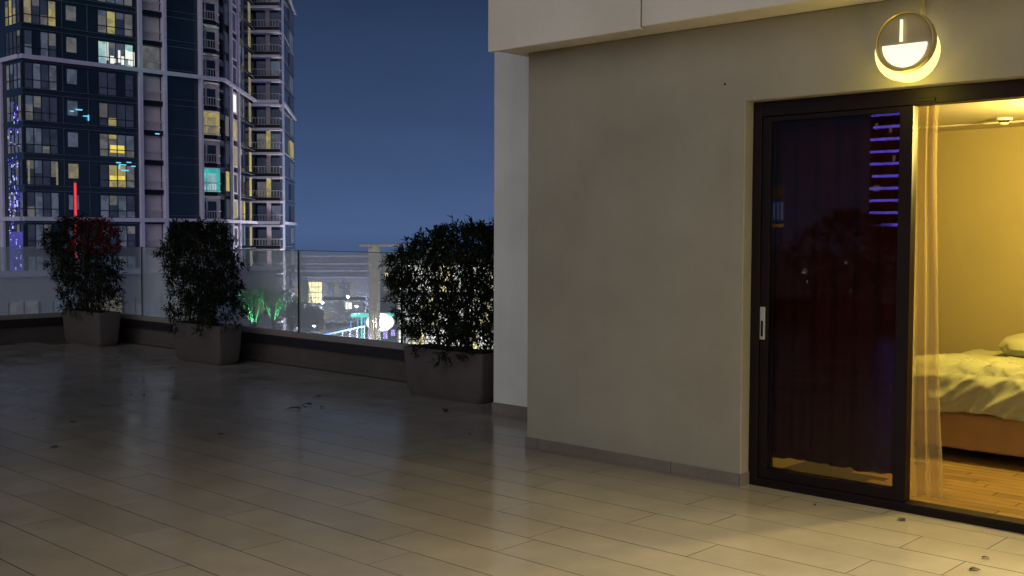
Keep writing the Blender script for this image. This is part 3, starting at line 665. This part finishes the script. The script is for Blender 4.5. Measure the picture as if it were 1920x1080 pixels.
for k in range(-5, 11):
    z = Z0+FH*k
    if k < 8:
        zb, zt = z+.35, z+2.45
        if k >= -2:
            # corner bay and its return, square window, four pane window
            bm_ = bay.get(k, 'cur')
            window(FL, .18, UL(51.3), zb-.15, zt+.2, bm_, nv_=4, nh=(zb+.65,))
            window(FM, 2.2, 5.85, zb-.15, zt+.2, bm_, nv_=4, nh=(zb+.65,))
            sqm = 'warm' if k == 1 else 'grey' if k in (5, 6) else 'cur'
            window(FL, UL(52.4), UL(53.45), zb+.65, zt+.05, sqm)
            window(FL, UL(55.77), UL(59.75), zb-.1, zt+.1, quad.get(k, 'cur'), nv_=4, nh=(zb+.6,))
            if k in (1, 2):
                w_ = MB(); FL.box(w_, UL(56.9 if k == 1 else 57.0), UL(58.6), .0, .024, zb+(.55 if k == 1 else .3), zb+1.1)
                w_.build('lit_lamp', MT['yelb'], tower)
            if k == 1:
                for u in (48.25, 51.15):
                    w_ = MB(); FL.box(w_, UL(u)-.08, UL(u)+.08, .03, .12, zb-.1, zt+.1); w_.build('lit_slit', MT['warm'], tower)
            if k == 5:
                w_ = MB()
                for u, a, b in ((56.8, .3, 2.2), (57.25, .0, .8), (57.7, .1, .6), (58.15, .2, 1.5), (58.5, .0, .9), (59.0, .7, 1.6), (59.3, .1, 1.5), (59.6, .0, 1.5)):
                    FL.box(w_, UL(u)-.1, UL(u)+(.14 if a else .3), .026, .05, zb+a, zb+b)
                w_.build('lit_figures', MT['whitel'], tower)
        # thin spandrel lines
        part(FL, 'spandrel_line', 'tline', (.0, UL(60.28), .01, .09, z-.42, z-.36), (.0, UL(60.28), .01, .09, z+.08, z+.14))
        part(FL, 'mullion_line', 'tline', (UL(51.9), UL(51.96), .01, .07, z+.15, z+FH-.43), (UL(54.6), UL(54.66), .01, .07, z+.15, z+FH-.43))
    # balcony strip between the two pale posts
    lit = {5: 'grey'}.get(k)
    b_ = MB(); FL.box(b_, UL(60.71), UL(63.24), -.62, -.55, z+.12, z+FH-.45); o = b_.build('balcony_wall', MT[lit or 'twall'], tower)
    part(FL, 'balcony_slab', 'tdark', (UL(60.71), UL(63.24), -.62, .02, z-.42, z+.10))
    bx = MB(); FL.box(bx, UL(60.71), UL(63.24), -.06, .03, z+1.02, z+1.14); FL.box(bx, UL(60.71), UL(63.24), -.06, .03, z+.12, z+.24)
    bx.build('balcony_rail', MT['trail'], tower)
    # dark panel column: faint floor lines
    part(FL, 'panel_line', 'tline', (UL(63.66), UL(67.8), -.29, -.22, z-.2, z-.12), (UL(63.66), UL(67.8), -.29, -.22, z+.5, z+.56))
    # corner balcony (chamfered plan) with door, post and railing
    sm_ = {3: 'yelb', 1: 'tealb'}.get(k)
    bw = MB(); FL.box(bw, UL(68.12), UL(71.1), -1.2, -1.1, z+.1, z+FH-.5); o = bw.build('balcony_wall', MT[{3: 'yel', 1: 'tealb'}.get(k, 'twall')], tower)  # on lit floors the wall itself glows in place of lamplight
    for u0, u1 in ((68.35, 69.15), (69.45, 70.55)):
        w_ = MB(); FL.box(w_, UL(u0), UL(u1), -1.1, -1.04, z+.15, z+2.25)
        w_.build('balcony_door', MT[{3: 'warm', 1: 'teal'}.get(k, 'tglass')], tower)
    sl = MB(); sl.prism([(x-TO.x, y-TO.y) for x, y in ((68.12, 114.1), (68.12, 111.9), (70.0, 111.9), (71.15, 113.0), (71.15, 114.1))], z-.38-TO.z, z+.08-TO.z)
    sl.build('balcony_slab', MT['tdark'], tower)
    sf_ = MB(); sf_.prism([(x-TO.x, y-TO.y) for x, y in ((68.14, 114.1), (68.14, 111.95), (69.98, 111.95), (71.1, 113.0), (71.1, 114.1))], z-.46-TO.z, z-.383-TO.z)
    sf_.build('balcony_soffit', MT['tslab'], tower)
    rl_ = MB()
    for zz in (1.05, .16):
        FL.box(rl_, UL(68.12), UL(70.0), .04, .10, z+zz, z+zz+.09)
    Face((70.0, 111.95), (71.15, 113.05)).box(rl_, 0.001, 1.58, .0, .06, z+1.05, z+1.14)
    Face((70.0, 111.95), (71.15, 113.05)).box(rl_, 0.001, 1.58, .0, .06, z+.16, z+.25)
    for i in range(6): FL.box(rl_, UL(68.2)+i*.34, UL(68.24)+i*.34, .05, .09, z+.25, z+1.05)
    rl_.build('balcony_rail', MT['trail'], tower)
    # receding right face
    m1 = 'yel' if k == 1 else 'grey' if k == 3 else 'curd'
    window(FR, 1.6, 3.3, z+.3, z+2.6, m1)
    part(FR, 'recess_panel', 'twall', (4.75, 8.35, .0, .05, z+.1, z+FH-.55))
    w_ = MB(); FR.box(w_, 5.6, 7.6, .05, .08, z+.3, z+2.4); w_.build('window', MT[{4: 'whitel', 2: 'warm', 3: 'yel', 0: 'warm'}.get(k, 'curd')], tower)
    window(FR, 9.9, 13.3, z+.3, z+2.65, {2: 'warm', 0: 'warm', 3: 'grey', 5: 'cur', 6: 'cur', 8: 'cur'}.get(k, 'curd' if k % 2 else 'cur'), nv_=2, nh=(z+.95,))
    window(FR, 16.7, 18.2, z+.2, z+2.7, 'warm' if k not in (1, 2) else 'yel')
    part(FR, 'spandrel_line', 'tline', (8.9, 22.1, .01, .08, z-.2, z-.1))
    # projecting wing that faces us: slab, soffit, pier, doors, rails
    part(FC, 'balcony_slab', 'tdark', (-.2, 3.5, -.2, 1.6, z-.30, z+.12))
    part(FC, 'balcony_soffit', 'tband', (-.35, 3.55, -.2, 1.68, z-.58, z-.303))  # trim glow stands in for light from below on the soffit
    yl = k in (1, 3, -3)
    w_ = MB(); FC.box(w_, 1.35, 1.95, .02, .10, z+.13, z+FH-.43); w_.build('pier', MT['yel' if yl else 'twall'], tower)
    w_ = MB(); FC.box(w_, .1, 1.3, .01, .06, z+.2, z+2.3); w_.build('balcony_door', MT['curd' if not yl else 'grey'], tower)
    w_ = MB(); FC.box(w_, 2.05, 3.3, .01, .06, z+.2, z+2.3); w_.build('balcony_door', MT['curd' if k % 3 else 'cur'], tower)
    rl_ = MB(); FC.box(rl_, -.2, 3.5, 1.52, 1.58, z+1.0, z+1.08); FC.box(rl_, -.2, 3.5, 1.52, 1.58, z+.14, z+.2)
    for i in range(10): FC.box(rl_, -.18+i*.4, -.14+i*.4, 1.53, 1.57, z+.2, z+1.0)
    FC.box(rl_, 3.44, 3.5, .1, 1.52, z+1.0, z+1.08)
    rl_.build('balcony_rail', MT['trail'], tower)
    window(FD, 14.2, 20.4, z+.3, z+2.6, {2: 'cur', 1: 'curd', 3: 'yel', 0: 'curd', -1: 'cur', -2: 'grey'}.get(k, 'curd' if k % 2 else 'cur'))
    part(FD, 'spandrel_line', 'trail' if k in (3, 5, 8) else 'tline', (.4, 22, .01, .10, z-.12, z))
# pale bands every five storeys and the pale posts
for zb in (Z0-5*FH, Z0, Z0+5*FH, Z0+10*FH):
    part(FL, 'band', 'tband', (-.25, UL(71.0), .10, .42, zb-.22, zb+.20)); part(FM, 'band', 'tband', (0, 5.75, .10, .42, zb-.22, zb+.20))
    part(FR, 'band', 'tband', (.05, 22.2, .10, .40, zb-.2, zb+.18)); part(FC, 'band', 'tband', (0, 3.45, 1.62, 1.80, zb-.2, zb+.18)); part(FD, 'band', 'tband', (.1, 22.2, .12, .4, zb-.2, zb+.18))
for u0, u1 in ((UL(60.30), UL(60.70)), (UL(63.25), UL(63.60)), (UL(67.85), UL(68.11))):
    part(FL, 'post', 'tband', (u0, u1, -.35, .38, -13.9, 47))
part(FR, 'post', 'tband', (4.05, 4.6, .0, .30, -13.9, 47)); part(FR, 'post', 'tband', (8.5, 9.05, .0, .30, -13.9, 47)); part(FD, 'post', 'tband', (.0, .35, .02, .3, -13.9, 47))
part(FM, 'post', 'tband', (.5, 1.35, .05, .30, -13.9, 19))
# red tube, then blue and cyan reflections painted as glowing pieces
part(FL, 'neon_bracket', 'tline', (UL(52.80), UL(53.20), .09, .139, -2.4, 6.8))
o = part(FL, 'red_neon_tube', 'red', (UL(52.90), UL(53.10), .14, .24, -2.2, 6.6))
bl = MB(); bs = MB()
for i in range(170):
    zz = rw.choice((rw.uniform(10, 14.5), rw.uniform(-4, 4.8), rw.uniform(-8, 5), rw.uniform(4, 9))); u = rw.uniform(2.6, 5.4); hw = rw.uniform(.03, .13); hh = rw.uniform(.05, .35)
    FM.box(bs if rw.random() < .4 else bl, u-hw, u+hw, .14, .17, zz, zz+hh)
tag(bl.build('blue_reflection_pieces', MT['blue'], tower), kind='stuff'); tag(bs.build('blue_reflection_dots', MT['bluew'], tower), kind='stuff')
MT['bluep'] = emit('blue_patch_glow', (.10, .09, .42), .6, .8, .8, (.02, .02, .10))
part(FM, 'blue_glow_patch', 'bluep', (2.4, 5.7, .13, .135, -11.5, 1.5))  # lower part of the reflected blue, painted as a glowing sheet
cn = MB()
for u, zz, du, dz in ((57.6, 8.9, .5, .12), (58.0, 8.7, .7, .10), (58.8, 9.0, .5, .10), (58.2, 8.1, .8, .12), (59.3, 8.6, .5, .1), (57.9, 8.3, .12, .5), (53.2, 14.2, .7, .12), (54.0, 13.6, .5, .1), (52.6, 14.0, .4, .1), (54.5, 13.2, .12, .6), (62.2, 12.3, .5, .12)):
    FL.box(cn, UL(u), UL(u)+du, .13, .2, zz, zz+dz)
cn.build('cyan_reflection', MT['cyan'], tower)  # coloured reflections in the tower glass, put in as glowing bars
# lower podium storeys behind the balustrade glass
MT['plow'] = mat('podium_panel', (.62, .60, .70), .6, .12, .2)
pb = tag(empty('podium_block', (58, 108, -14)), 'pale low podium block at the foot of the dark tower', 'building')
PO = Vector((58, 108, -14))
b_ = MB(); b_.box(42-PO.x, 74-PO.x, 106-PO.y, 111.2-PO.y, 0, 11.2); b_.build('wall', MT['plow'], pb)
for i in range(7):
    for j in range(2):
        w_ = MB(); x = 43.5+i*4.3; zz = 1.6+j*4.6; w_.box(x-PO.x, x+2.9-PO.x, 105.9-PO.y, 106.02-PO.y, zz, zz+2.6)
        o = w_.build('window', MT[('cur', 'grey', 'cur', 'warm')[(i*3+j) % 4]], pb)
        f_ = MB()
        for u in (0, 1.45, 2.9): f_.box(x+u-.06-PO.x, x+u+.06-PO.x, 105.84-PO.y, 105.898-PO.y, zz, zz+2.6)
        f_.build('window_frame', MT['tframe'], o)
b_ = MB(); b_.box(41.8-PO.x, 74.2-PO.x, 105.6-PO.y, 111.2-PO.y, 11.201, 11.6); b_.build('roof_edge', MT['tband'], pb)

# ------------------------------------------------------------------ low city seen through the balustrade
def dirpt(px, dist):       # ground direction across the view (horizontal angle) to a world point
    a = hd - math.atan((px-960)/2057); return Vector((math.cos(a)*dist, math.sin(a)*dist, 0))
def yawbox(name, c, rz): return empty(name, c, rz)
MT['cwall'] = mat('city_wall', (.42, .41, .45), .8, .15, .4)
MT['cwhite'] = mat('city_white', (.60, .58, .56), .6, .1, .6)
MT['lantern'] = emit('lantern_glow', (.95, .90, .84), 2.40)
MT['winw'] = emit('shop_window', (1, .95, .84), 3.4, .8, .9, (.30, .28, .22))
MT['winy'] = emit('lit_window', (.85, .70, .34), 4.2, .6, 1.4)
MT['ledb'] = emit('led_blue', (.16, .34, .95), 2.86)
MT['ledt'] = emit('led_turquoise', (.10, .62, .50), 2.42)
MT['ledp'] = emit('led_purple', (.42, .30, .80), 1.76)
# a building faces the camera: local +x to the right, -y towards us
def facing(name, px, dist, label, cat, group=None):
    c = dirpt(px, dist); rz = math.atan2(c.y, c.x)-math.pi/2
    return tag(empty(name, (c.x, c.y, -14), rz), label, cat, group)
mb_ = facing('low_building', 600, 205, 'low flat roofed building with lit window grid beyond the balustrade', 'building')
b_ = MB(); b_.box(-16, 11, 0, 14, 0, 11.0); b_.build('wall', MT['cwall'], mb_)
for i, zz in enumerate((11.0, 9.6, 8.3, 7.1)):
    b_ = MB(); b_.box(-16.3, 11.3-i*.4, -1.3+i*.25, 0-.01, zz+.01, zz+.32); b_.build('eave', MT['tband'], mb_)
for i in range(9):
    x = -5.2+i*.62
    w_ = MB(); w_.box(x, x+.5, -.08, .02, 2.6, 6.4); o = w_.build('window', MT['winy' if i > 4 else 'warm'], mb_)
    f_ = MB()
    for q in (3.5, 4.5, 5.5): f_.box(x+.01, x+.49, -.13, -.081, q-.05, q+.05)
    f_.build('window_frame', MT['tframe'], o)
for i in range(5):
    x = 1.6+i*.95
    w_ = MB(); w_.box(x, x+.8, -.08, .02, 3.2, 6.2); o = w_.build('window', MT[('cur', 'warm', 'grey', 'cur', 'warm')[i]], mb_)
    f_ = MB(); f_.box(x+.37, x+.43, -.13, -.081, 3.2, 6.2); f_.box(x+.01, x+.369, -.13, -.081, 4.6, 4.7); f_.build('window_frame', MT['tband'], o)
for i in range(9):
    w_ = MB(); x = -3.+i*1.5; w_.box(x, x+.22, -.2, .0, 1.7+.3*math.sin(i*2), 1.95+.3*math.sin(i*2)); w_.build('wall_light', MT['lantern'], mb_)
for i in range(6):
    w_ = MB(); x = -14.5+i*1.55; w_.box(x, x+1.0, -.08, .02, 4.4, 6.2); w_.build('window', MT[('curd', 'cur', 'warm')[i % 3]], mb_)
for i, (px, dist, wd, hg, nm) in enumerate(((575, 260, 13, 9.0, 'left of the lit window grid'), (625, 300, 16, 8.4, 'directly behind the lit window grid'), (668, 250, 9, 7.5, 'just left of the white pylon'), (735, 280, 15, 10.0, 'between the pylon and the right bush'), (645, 190, 7, 3.6, 'low in front of the gantry'))):
    t = facing('far_building', px, dist, 'small far building with scattered lit windows, '+nm, 'building', 'far low buildings beyond the plaza')
    b_ = MB(); b_.box(-wd/2, wd/2, 0, 9, 0, hg); b_.build('wall', MT['cwall'], t); b_ = MB(); b_.box(-wd/2-.2, wd/2+.2, -.2, 9, hg+.01, hg+.35); b_.build('roof', MT['cwhite'], t)
    nx, nz = int(wd/1.7), int(hg/1.8)
    for a in range(nx):
        for c in range(nz):
            if rw.random() < .3: continue
            w_ = MB(); w_.box(-wd/2+.4+a*1.65, -wd/2+1.5+a*1.65, -.06, .02, .7+c*1.75, 1.8+c*1.75); w_.build('window', MT[rw.choice(('winy', 'warm', 'cur', 'winw', 'grey', 'warm'))], t)
for x in (-12, -5, 1.5, 8):
    w_ = MB(); w_.box(x-.25, x+.25, -2.1, -1.7, .9, 1.3); w_.build('added_uplight', MT['lantern'], mb_)  # added lamps that brighten the low building's front
    lq = bpy.data.lights.new('added_uplight_light', 'SPOT'); lq.energy = 850; lq.color = (.72, .80, 1); lq.spot_size = rad(110); lq.shadow_soft_size = .2
    lqo = bpy.data.objects.new('added_uplight_light', lq); COL.objects.link(lqo); lqo.parent = mb_; lqo.location = (x, -3.6, 1.5); lqo.rotation_euler = (rad(140), 0, 0)
# white pylon with a flat T roof
py_ = facing('canopy_pylon', 702, 122, 'tall white pylon carrying a thin flat canopy', 'pylon')
b_ = MB(); b_.box(-.65, -.15, -.4, .4, 0, 14.0); b_.build('column', MT['cwhite'], py_)
b_ = MB(); b_.box(.15, .6, -.4, .4, 0, 14.0); b_.build('column', MT['cwhite'], py_)
lq = bpy.data.lights.new('pylon_light', 'SPOT'); lq.energy = 1700; lq.color = (1, .93, .84); lq.spot_size = rad(60); lq.shadow_soft_size = .2
lqo = bpy.data.objects.new('pylon_light', lq); COL.objects.link(lqo); lqo.parent = py_; lqo.location = (0, -3.5, 1.2); lqo.rotation_euler = (rad(150), 0, 0)
b_ = MB(); b_.box(-.25, .25, -3.7, -3.3, 0, 1.0); b_.build('uplight', MT['tframe'], py_)
b_ = MB(); b_.box(-.13, .13, -.2, .2, 0, 14.0); b_.build('added_glow_strip', MT['warm'], py_)  # glowing strip added to make the pylon look lit
b_ = MB(); b_.box(-1.6, 6.0, -1.2, 1.2, 14.01, 14.25); b_.build('canopy', MT['cwhite'], py_)
# brightly glazed building behind the right bush
gb = facing('glazed_hall', 850, 105, 'brightly lit glazed hall behind the right bush', 'building')
b_ = MB(); b_.box(-5.4, 6.5, .1, 10, 0, 13.2); b_.build('wall', MT['cwall'], gb)
for i in range(9):
    for j in range(4):
        x = -5.2+i*1.27; zz = .6+j*3.1
        w_ = MB(); w_.box(x, x+1.08, -.02, .09, zz, zz+2.5); o = w_.build('window', MT['winw' if (i*5+j*3) % 4 else 'winy'], gb)
        f_ = MB(); f_.box(x+.50, x+.58, -.08, -.021, zz, zz+2.5); f_.box(x, x+.499, -.08, -.021, zz+1.6, zz+1.7); f_.build('window_frame', MT['tframe'], o)
b_ = MB(); b_.box(-5.6, 6.7, -.4, 10, 13.21, 13.6); b_.build('roof', MT['cwhite'], gb)
b_ = MB(); b_.box(-2.6, -.2, 1, 4, 13.61, 14.5); b_.build('roof_unit', MT['cwhite'], gb)
# glowing oval lantern on a mast
ln = facing('balloon_lamp', 712, 150, 'glowing white oval balloon lamp on a mast by the plaza', 'lamp')
vs = []; fs = []; n1, n2 = 20, 12
for j in range(n2+1):
    for i in range(n1):
        q, p = 2*math.pi*i/n1, -math.pi/2+math.pi*j/n2; vs.append((1.95*math.cos(q)*math.cos(p), 1.95*math.sin(q)*math.cos(p), 3.35+1.25*math.sin(p)))
for j in range(n2):
    for i in range(n1): fs.append((j*n1+i, j*n1+(i+1) % n1, (j+1)*n1+(i+1) % n1, (j+1)*n1+i))
MB().add(vs, fs).build('balloon', MT['lantern'], ln, smooth=True)
b_ = MB(); b_.tube([(0, 0, 0), (0, 0, 2.2)], .09, 8); b_.build('mast', MT['tframe'], ln)
lq = bpy.data.lights.new('balloon_lamp_light', 'POINT'); lq.energy = 20000; lq.color = (1, .93, .84); lq.shadow_soft_size = 1.2; lqo = bpy.data.objects.new('balloon_lamp_light', lq); COL.objects.link(lqo); lqo.parent = ln; lqo.location = (0, -3.2, 3.4)
# kiosk roof with turquoise edge, steel gantry, blue lit rail
kk = facing('kiosk', 705, 158, 'plaza kiosk with glowing turquoise roof edge beside the balloon lamp', 'kiosk')
b_ = MB(); b_.box(-3.6, 4.5, 0, 4, 3.4, 3.75); b_.build('roof', MT['ledt'], kk)
for x in (-2.2, 0.4, 3.6): b_ = MB(); b_.box(x, x+.25, .3, .55, 0, 3.4); b_.build('post', MT['ledt'], kk)
for i in range(4): b_ = MB(); b_.box(-1.2+i*1.1, -.6+i*1.1, .2, .3, .3+(i % 2)*.4, 1.6); b_.build('lit_panel', MT['ledp'], kk)
gt = facing('gantry', 632, 162, 'thin pale steel gantry frame on the plaza', 'gantry')
for x in (-1.9, 1.4): b_ = MB(); b_.box(x, x+.16, 0, .16, 0, 3.9); b_.build('post', MT['cwhite'], gt)
b_ = MB(); b_.box(-1.9, 1.56, 0, .16, 3.901, 4.15); b_.build('beam', MT['cwhite'], gt)
for i in range(4): b_ = MB(); b_.box(1.9+i*1.0, 2.0+i*1.0, 0, .1, 0, 2.6+.2*i); b_.build('post', MT['ledb'], gt)
rlb = facing('lit_railing', 640, 150, 'sloping footbridge railing with a blue light line', 'railing')
b_ = MB(); b_.add([(-3.9, 0, 1.25), (3.2, 0, 2.75), (3.2, 0, 2.95), (-3.9, 0, 1.45), (-3.9, .2, 1.25), (3.2, .2, 2.75), (3.2, .2, 2.95), (-3.9, .2, 1.45)],
                  [(0,1,2,3),(7,6,5,4),(0,4,5,1),(1,5,6,2),(2,6,7,3),(3,7,4,0)]); b_.build('light_line', MT['ledb'], rlb)
for i in range(8): b_ = MB(); x = -3.8+i*.97; b_.box(x, x+.06, .03, .12, 0, 1.27+(x+3.9)*.211); b_.build('post', MT['cwhite'], rlb)
# small plaza lamps
MT['pl'] = emit('plaza_lamp', (.75, .78, .95), 3.52)
for i, (px, dist, hgt, nm) in enumerate(((588, 168, 1.2, 'left of the gantry'), (668, 170, 4.0, 'behind the kiosk'), (604, 178, 4.1, 'under the lit window grid'), (652, 185, 4.6, 'right of the gantry beam'), (520, 176, 2.0, 'among the parked cars'), (500, 170, 2.2, 'under the green trees'), (545, 180, 3.0, 'right of the parked cars'))):
    t = facing('plaza_lamp', px, dist, 'small white plaza lamp '+nm, 'lamp', 'small plaza lamps')
    lq = bpy.data.lights.new('plaza_lamp_light', 'POINT'); lq.energy = 700 if px < 560 else 1300; lq.color = (.85, .88, 1); lq.shadow_soft_size = .3; lqo = bpy.data.objects.new('plaza_lamp_light', lq); COL.objects.link(lqo); lqo.parent = t; lqo.location = (0, -.5, hgt+.2)
    b_ = MB(); b_.tube([(0, 0, 0), (0, 0, hgt)], .05, 6); b_.build('post', MT['tframe'], t)
    b_ = MB(); b_.tube([(0, 0, hgt), (0, 0, hgt+.12), (0, 0, hgt+.3), (0, 0, hgt+.4)], [.1, .28, .28, .1], 8); b_.build('globe', MT['pl'], t)
# trees lit green from below
MT['tleaf'] = mat('street_tree_leaf', (.10, .24, .10), .6, .3, .5); MT['bark'] = mat('bark', (.06, .045, .035), .9, .3, 2)
def tree(px, dist, hgt, rx, rz, label, seed):
    t = facing('street_tree', px, dist, label, 'tree', 'green lit street trees'); rr = random.Random(seed)
    tr = MB(); tr.tube([(0, 0, 0), (.1, .05, hgt*.4), (0, .1, hgt*.75)], [.22, .16, .08], 8)
    lf = MB()
    for i in range(7):
        q = i*.9+rr.random(); tr.tube([(0, .06, hgt*.55), (math.cos(q)*rx*.5, math.sin(q)*rx*.5, hgt-rz*.9), (math.cos(q)*rx*.8, math.sin(q)*rx*.8, hgt-rz*.5)], [.09, .05, .02], 5)
    for i in range(1500):
        q, s_, c_ = rr.uniform(0, 6.283), rr.random()**.45, rr.uniform(-1, 1); rxy = rx*s_*math.sqrt(1-c_*c_*.9)
        p = Vector((math.cos(q)*rxy, math.sin(q)*rxy, hgt-rz+rz*s_*c_))
        if noise.noise((p.x*.9+seed, p.y*.9, p.z*.9)) < -.12: continue
        a = Vector((rr.uniform(-1, 1), rr.uniform(-1, 1), rr.uniform(-.6, .6))).normalized(); b = a.orthogonal().normalized(); ln_ = rr.uniform(.18, .4)
        lf.add([p, p+a*ln_*.5+b*ln_*.2, p+a*ln_, p+a*ln_*.5-b*ln_*.2], [(0, 1, 2, 3)])
    tr.build('trunk', MT['bark'], t, smooth=True); tag(lf.build('crown', MT['tleaf'], t), kind='stuff'); return t
tree(474, 112, 10.3, 2.3, 1.5, 'left green floodlit tree right of the middle bush', 3)
tree(512, 116, 10.0, 2.0, 1.3, 'right green floodlit tree near the balustrade joint', 6)
tree(546, 118, 8.8, 1.3, 1.2, 'small green lit tree at the balustrade joint', 9)
for px, dist, e in ((474, 111, 2600), (512, 115, 2200)):
    t = facing('floodlight', px, dist, 'green floodlight on a post under the '+('left' if px < 500 else 'right')+' street tree', 'floodlight', 'green floodlights under the trees')
    b_ = MB(); b_.box(-.2, .2, -.15, .15, 5.2, 5.5); b_.build('housing', MT['tframe'], t)
    b_ = MB(); b_.tube([(0, 0, 0), (0, 0, 5.2)], .06, 6); b_.build('post', MT['tframe'], t)
    lt = bpy.data.lights.new('floodlight_light', 'SPOT'); lt.energy = e*1.7; lt.color = (.12, 1, .42); lt.spot_size = rad(72); lt.shadow_soft_size = .2
    lo = bpy.data.objects.new('floodlight_light', lt); COL.objects.link(lo); lo.parent = t; lo.location = (0, 0, 5.6); lo.rotation_euler = (rad(180), 0, 0)
# parked cars by the trees
MT['carw'] = mat('car_white', (.55, .56, .58), .3, .05, 2); MT['card'] = mat('car_grey', (.08, .08, .09), .3, .05, 2); MT['tyre'] = mat('tyre', (.015, .015, .015), .9)
MT['head'] = emit('headlight', (1, .95, .85), 2.5)
def car(px, dist, m, label, rz):
    t = facing('parked_car', px, dist, label, 'car', 'cars on the street below'); t.rotation_euler.z += rz
    prof = [(-2.15, .35), (-2.2, .75), (-1.45, .9), (-.8, 1.4), (.75, 1.42), (1.5, .95), (2.15, .85), (2.2, .4)]
    b_ = MB(); k = len(prof); vs = [(x, -.85, z) for x, z in prof]+[(x, .85, z) for x, z in prof]
    b_.add(vs, [tuple(range(k))[::-1], tuple(range(k, 2*k))]+[(i, (i+1) % k, k+(i+1) % k, k+i) for i in range(k)]); b_.build('body', MT[m], t, bevel=.06)
    for y in (-.856, .856):
        b_ = MB(); b_.add([(-1.25, y, .93), (-.75, y, 1.32), (.68, y, 1.34), (1.25, y, .95)], [(0, 1, 2, 3)]); b_.build('side_window', MT['tglass'], t)
    for x in (-1.35, 1.4):
        for y in (-.86, .68): b_ = MB(); b_.tube([(x, y, .33), (x, y+.18, .33)], .33, 14); b_.build('wheel', MT['tyre'], t)
    for y in (-.62, .62): b_ = MB(); b_.box(-2.23, -2.16, y-.16, y+.16, .6, .74); b_.build('headlight', MT['head'], t)
car(536, 186, 'carw', 'white car facing the camera, right of the green trees', rad(80))
car(518, 200, 'carw', 'white car half behind the green trees', rad(60)); car(497, 192, 'card', 'dark grey car below the green trees', rad(95))

# ------------------------------------------------------------------ behind the camera: what the door glass mirrors
pt_ = tag(empty('striped_tower', (-252, 112, -14)), 'distant tower with violet light lines, mirrored in the closed door leaf', 'tower')
b_ = MB(); b_.box(-8, 8, -9.5, 7.4, 0, 62); b_.build('wall', MT['tdark'], pt_)
MT['violet'] = emit('violet_led', (.16, .12, .95), 13, .5, .5)
for k in range(16):
    zz = 17.5+k*2.95
    if k in (12,): continue
    b_ = MB(); b_.box(8.01, 8.3, -9.3+(3 if k in (0,) else 0), 7.3-(0 if k % 4 else .6), zz, zz+.62); b_.build('light_line', MT['violet'], pt_)
for y, zz in ((2, 40), (5.5, 41), (4.8, 26), (5.6, 26), (1, 33)):
    b_ = MB(); b_.box(8.005, 8.1, y, y+.7, zz, zz+1.4); b_.build('window', MT['whitel'], pt_)
sg = tag(empty('rooftop_sign', (-98.3, 62.4, -14), rad(-26)), 'blue lit sign box mirrored at the left of the closed door leaf', 'sign')
b_ = MB(); b_.box(-.3, .0, -.9, .9, 17.0, 19.2); b_.build('sign_box', emit('sign_blue', (.05, .16, .62), 1.6), sg)
b_ = MB(); b_.box(-.3, .0, -.9, .9, 19.5, 20.9); b_.build('lit_panel', MT['warm'], sg)
b_ = MB(); b_.box(-.3, .0, -.9, .9, 16.3, 16.7); b_.build('lit_strip', emit('sign_orange', (.9, .45, .12), 1.2), sg)
for i in range(4): b_ = MB(); b_.box(.01, .06, -.75+i*.42, -.62+i*.42, 17.2, 19.0); b_.build('letter_bar', MT['whitel'], sg)
for y in (-.6, .6): b_ = MB(); b_.box(-.2, -.05, y-.06, y+.06, 0, 16.3); b_.build('post', MT['tdark'], sg)
for i in range(16):
    a = rt.uniform(rad(146), rad(157)); dist = rt.uniform(70, 160); z = rt.uniform(1.2, 12.8)
    t = tag(empty('street_lamp', (math.cos(a)*dist, math.sin(a)*dist, -14)), 'far street lamp across the city, a point of light in the door glass', 'lamp', 'far lamps mirrored in the door glass')
    b_ = MB(); b_.tube([(0, 0, 0), (0, 0, z)], .06, 5); b_.build('post', MT['tframe'], t)
    b_ = MB(); b_.tube([(0, 0, z), (0, 0, z+.1), (0, 0, z+.3), (0, 0, z+.42)], [.08, .22, .22, .06], 7); b_.build('globe', MT['pl'], t)
bpy.context.view_layer.update()
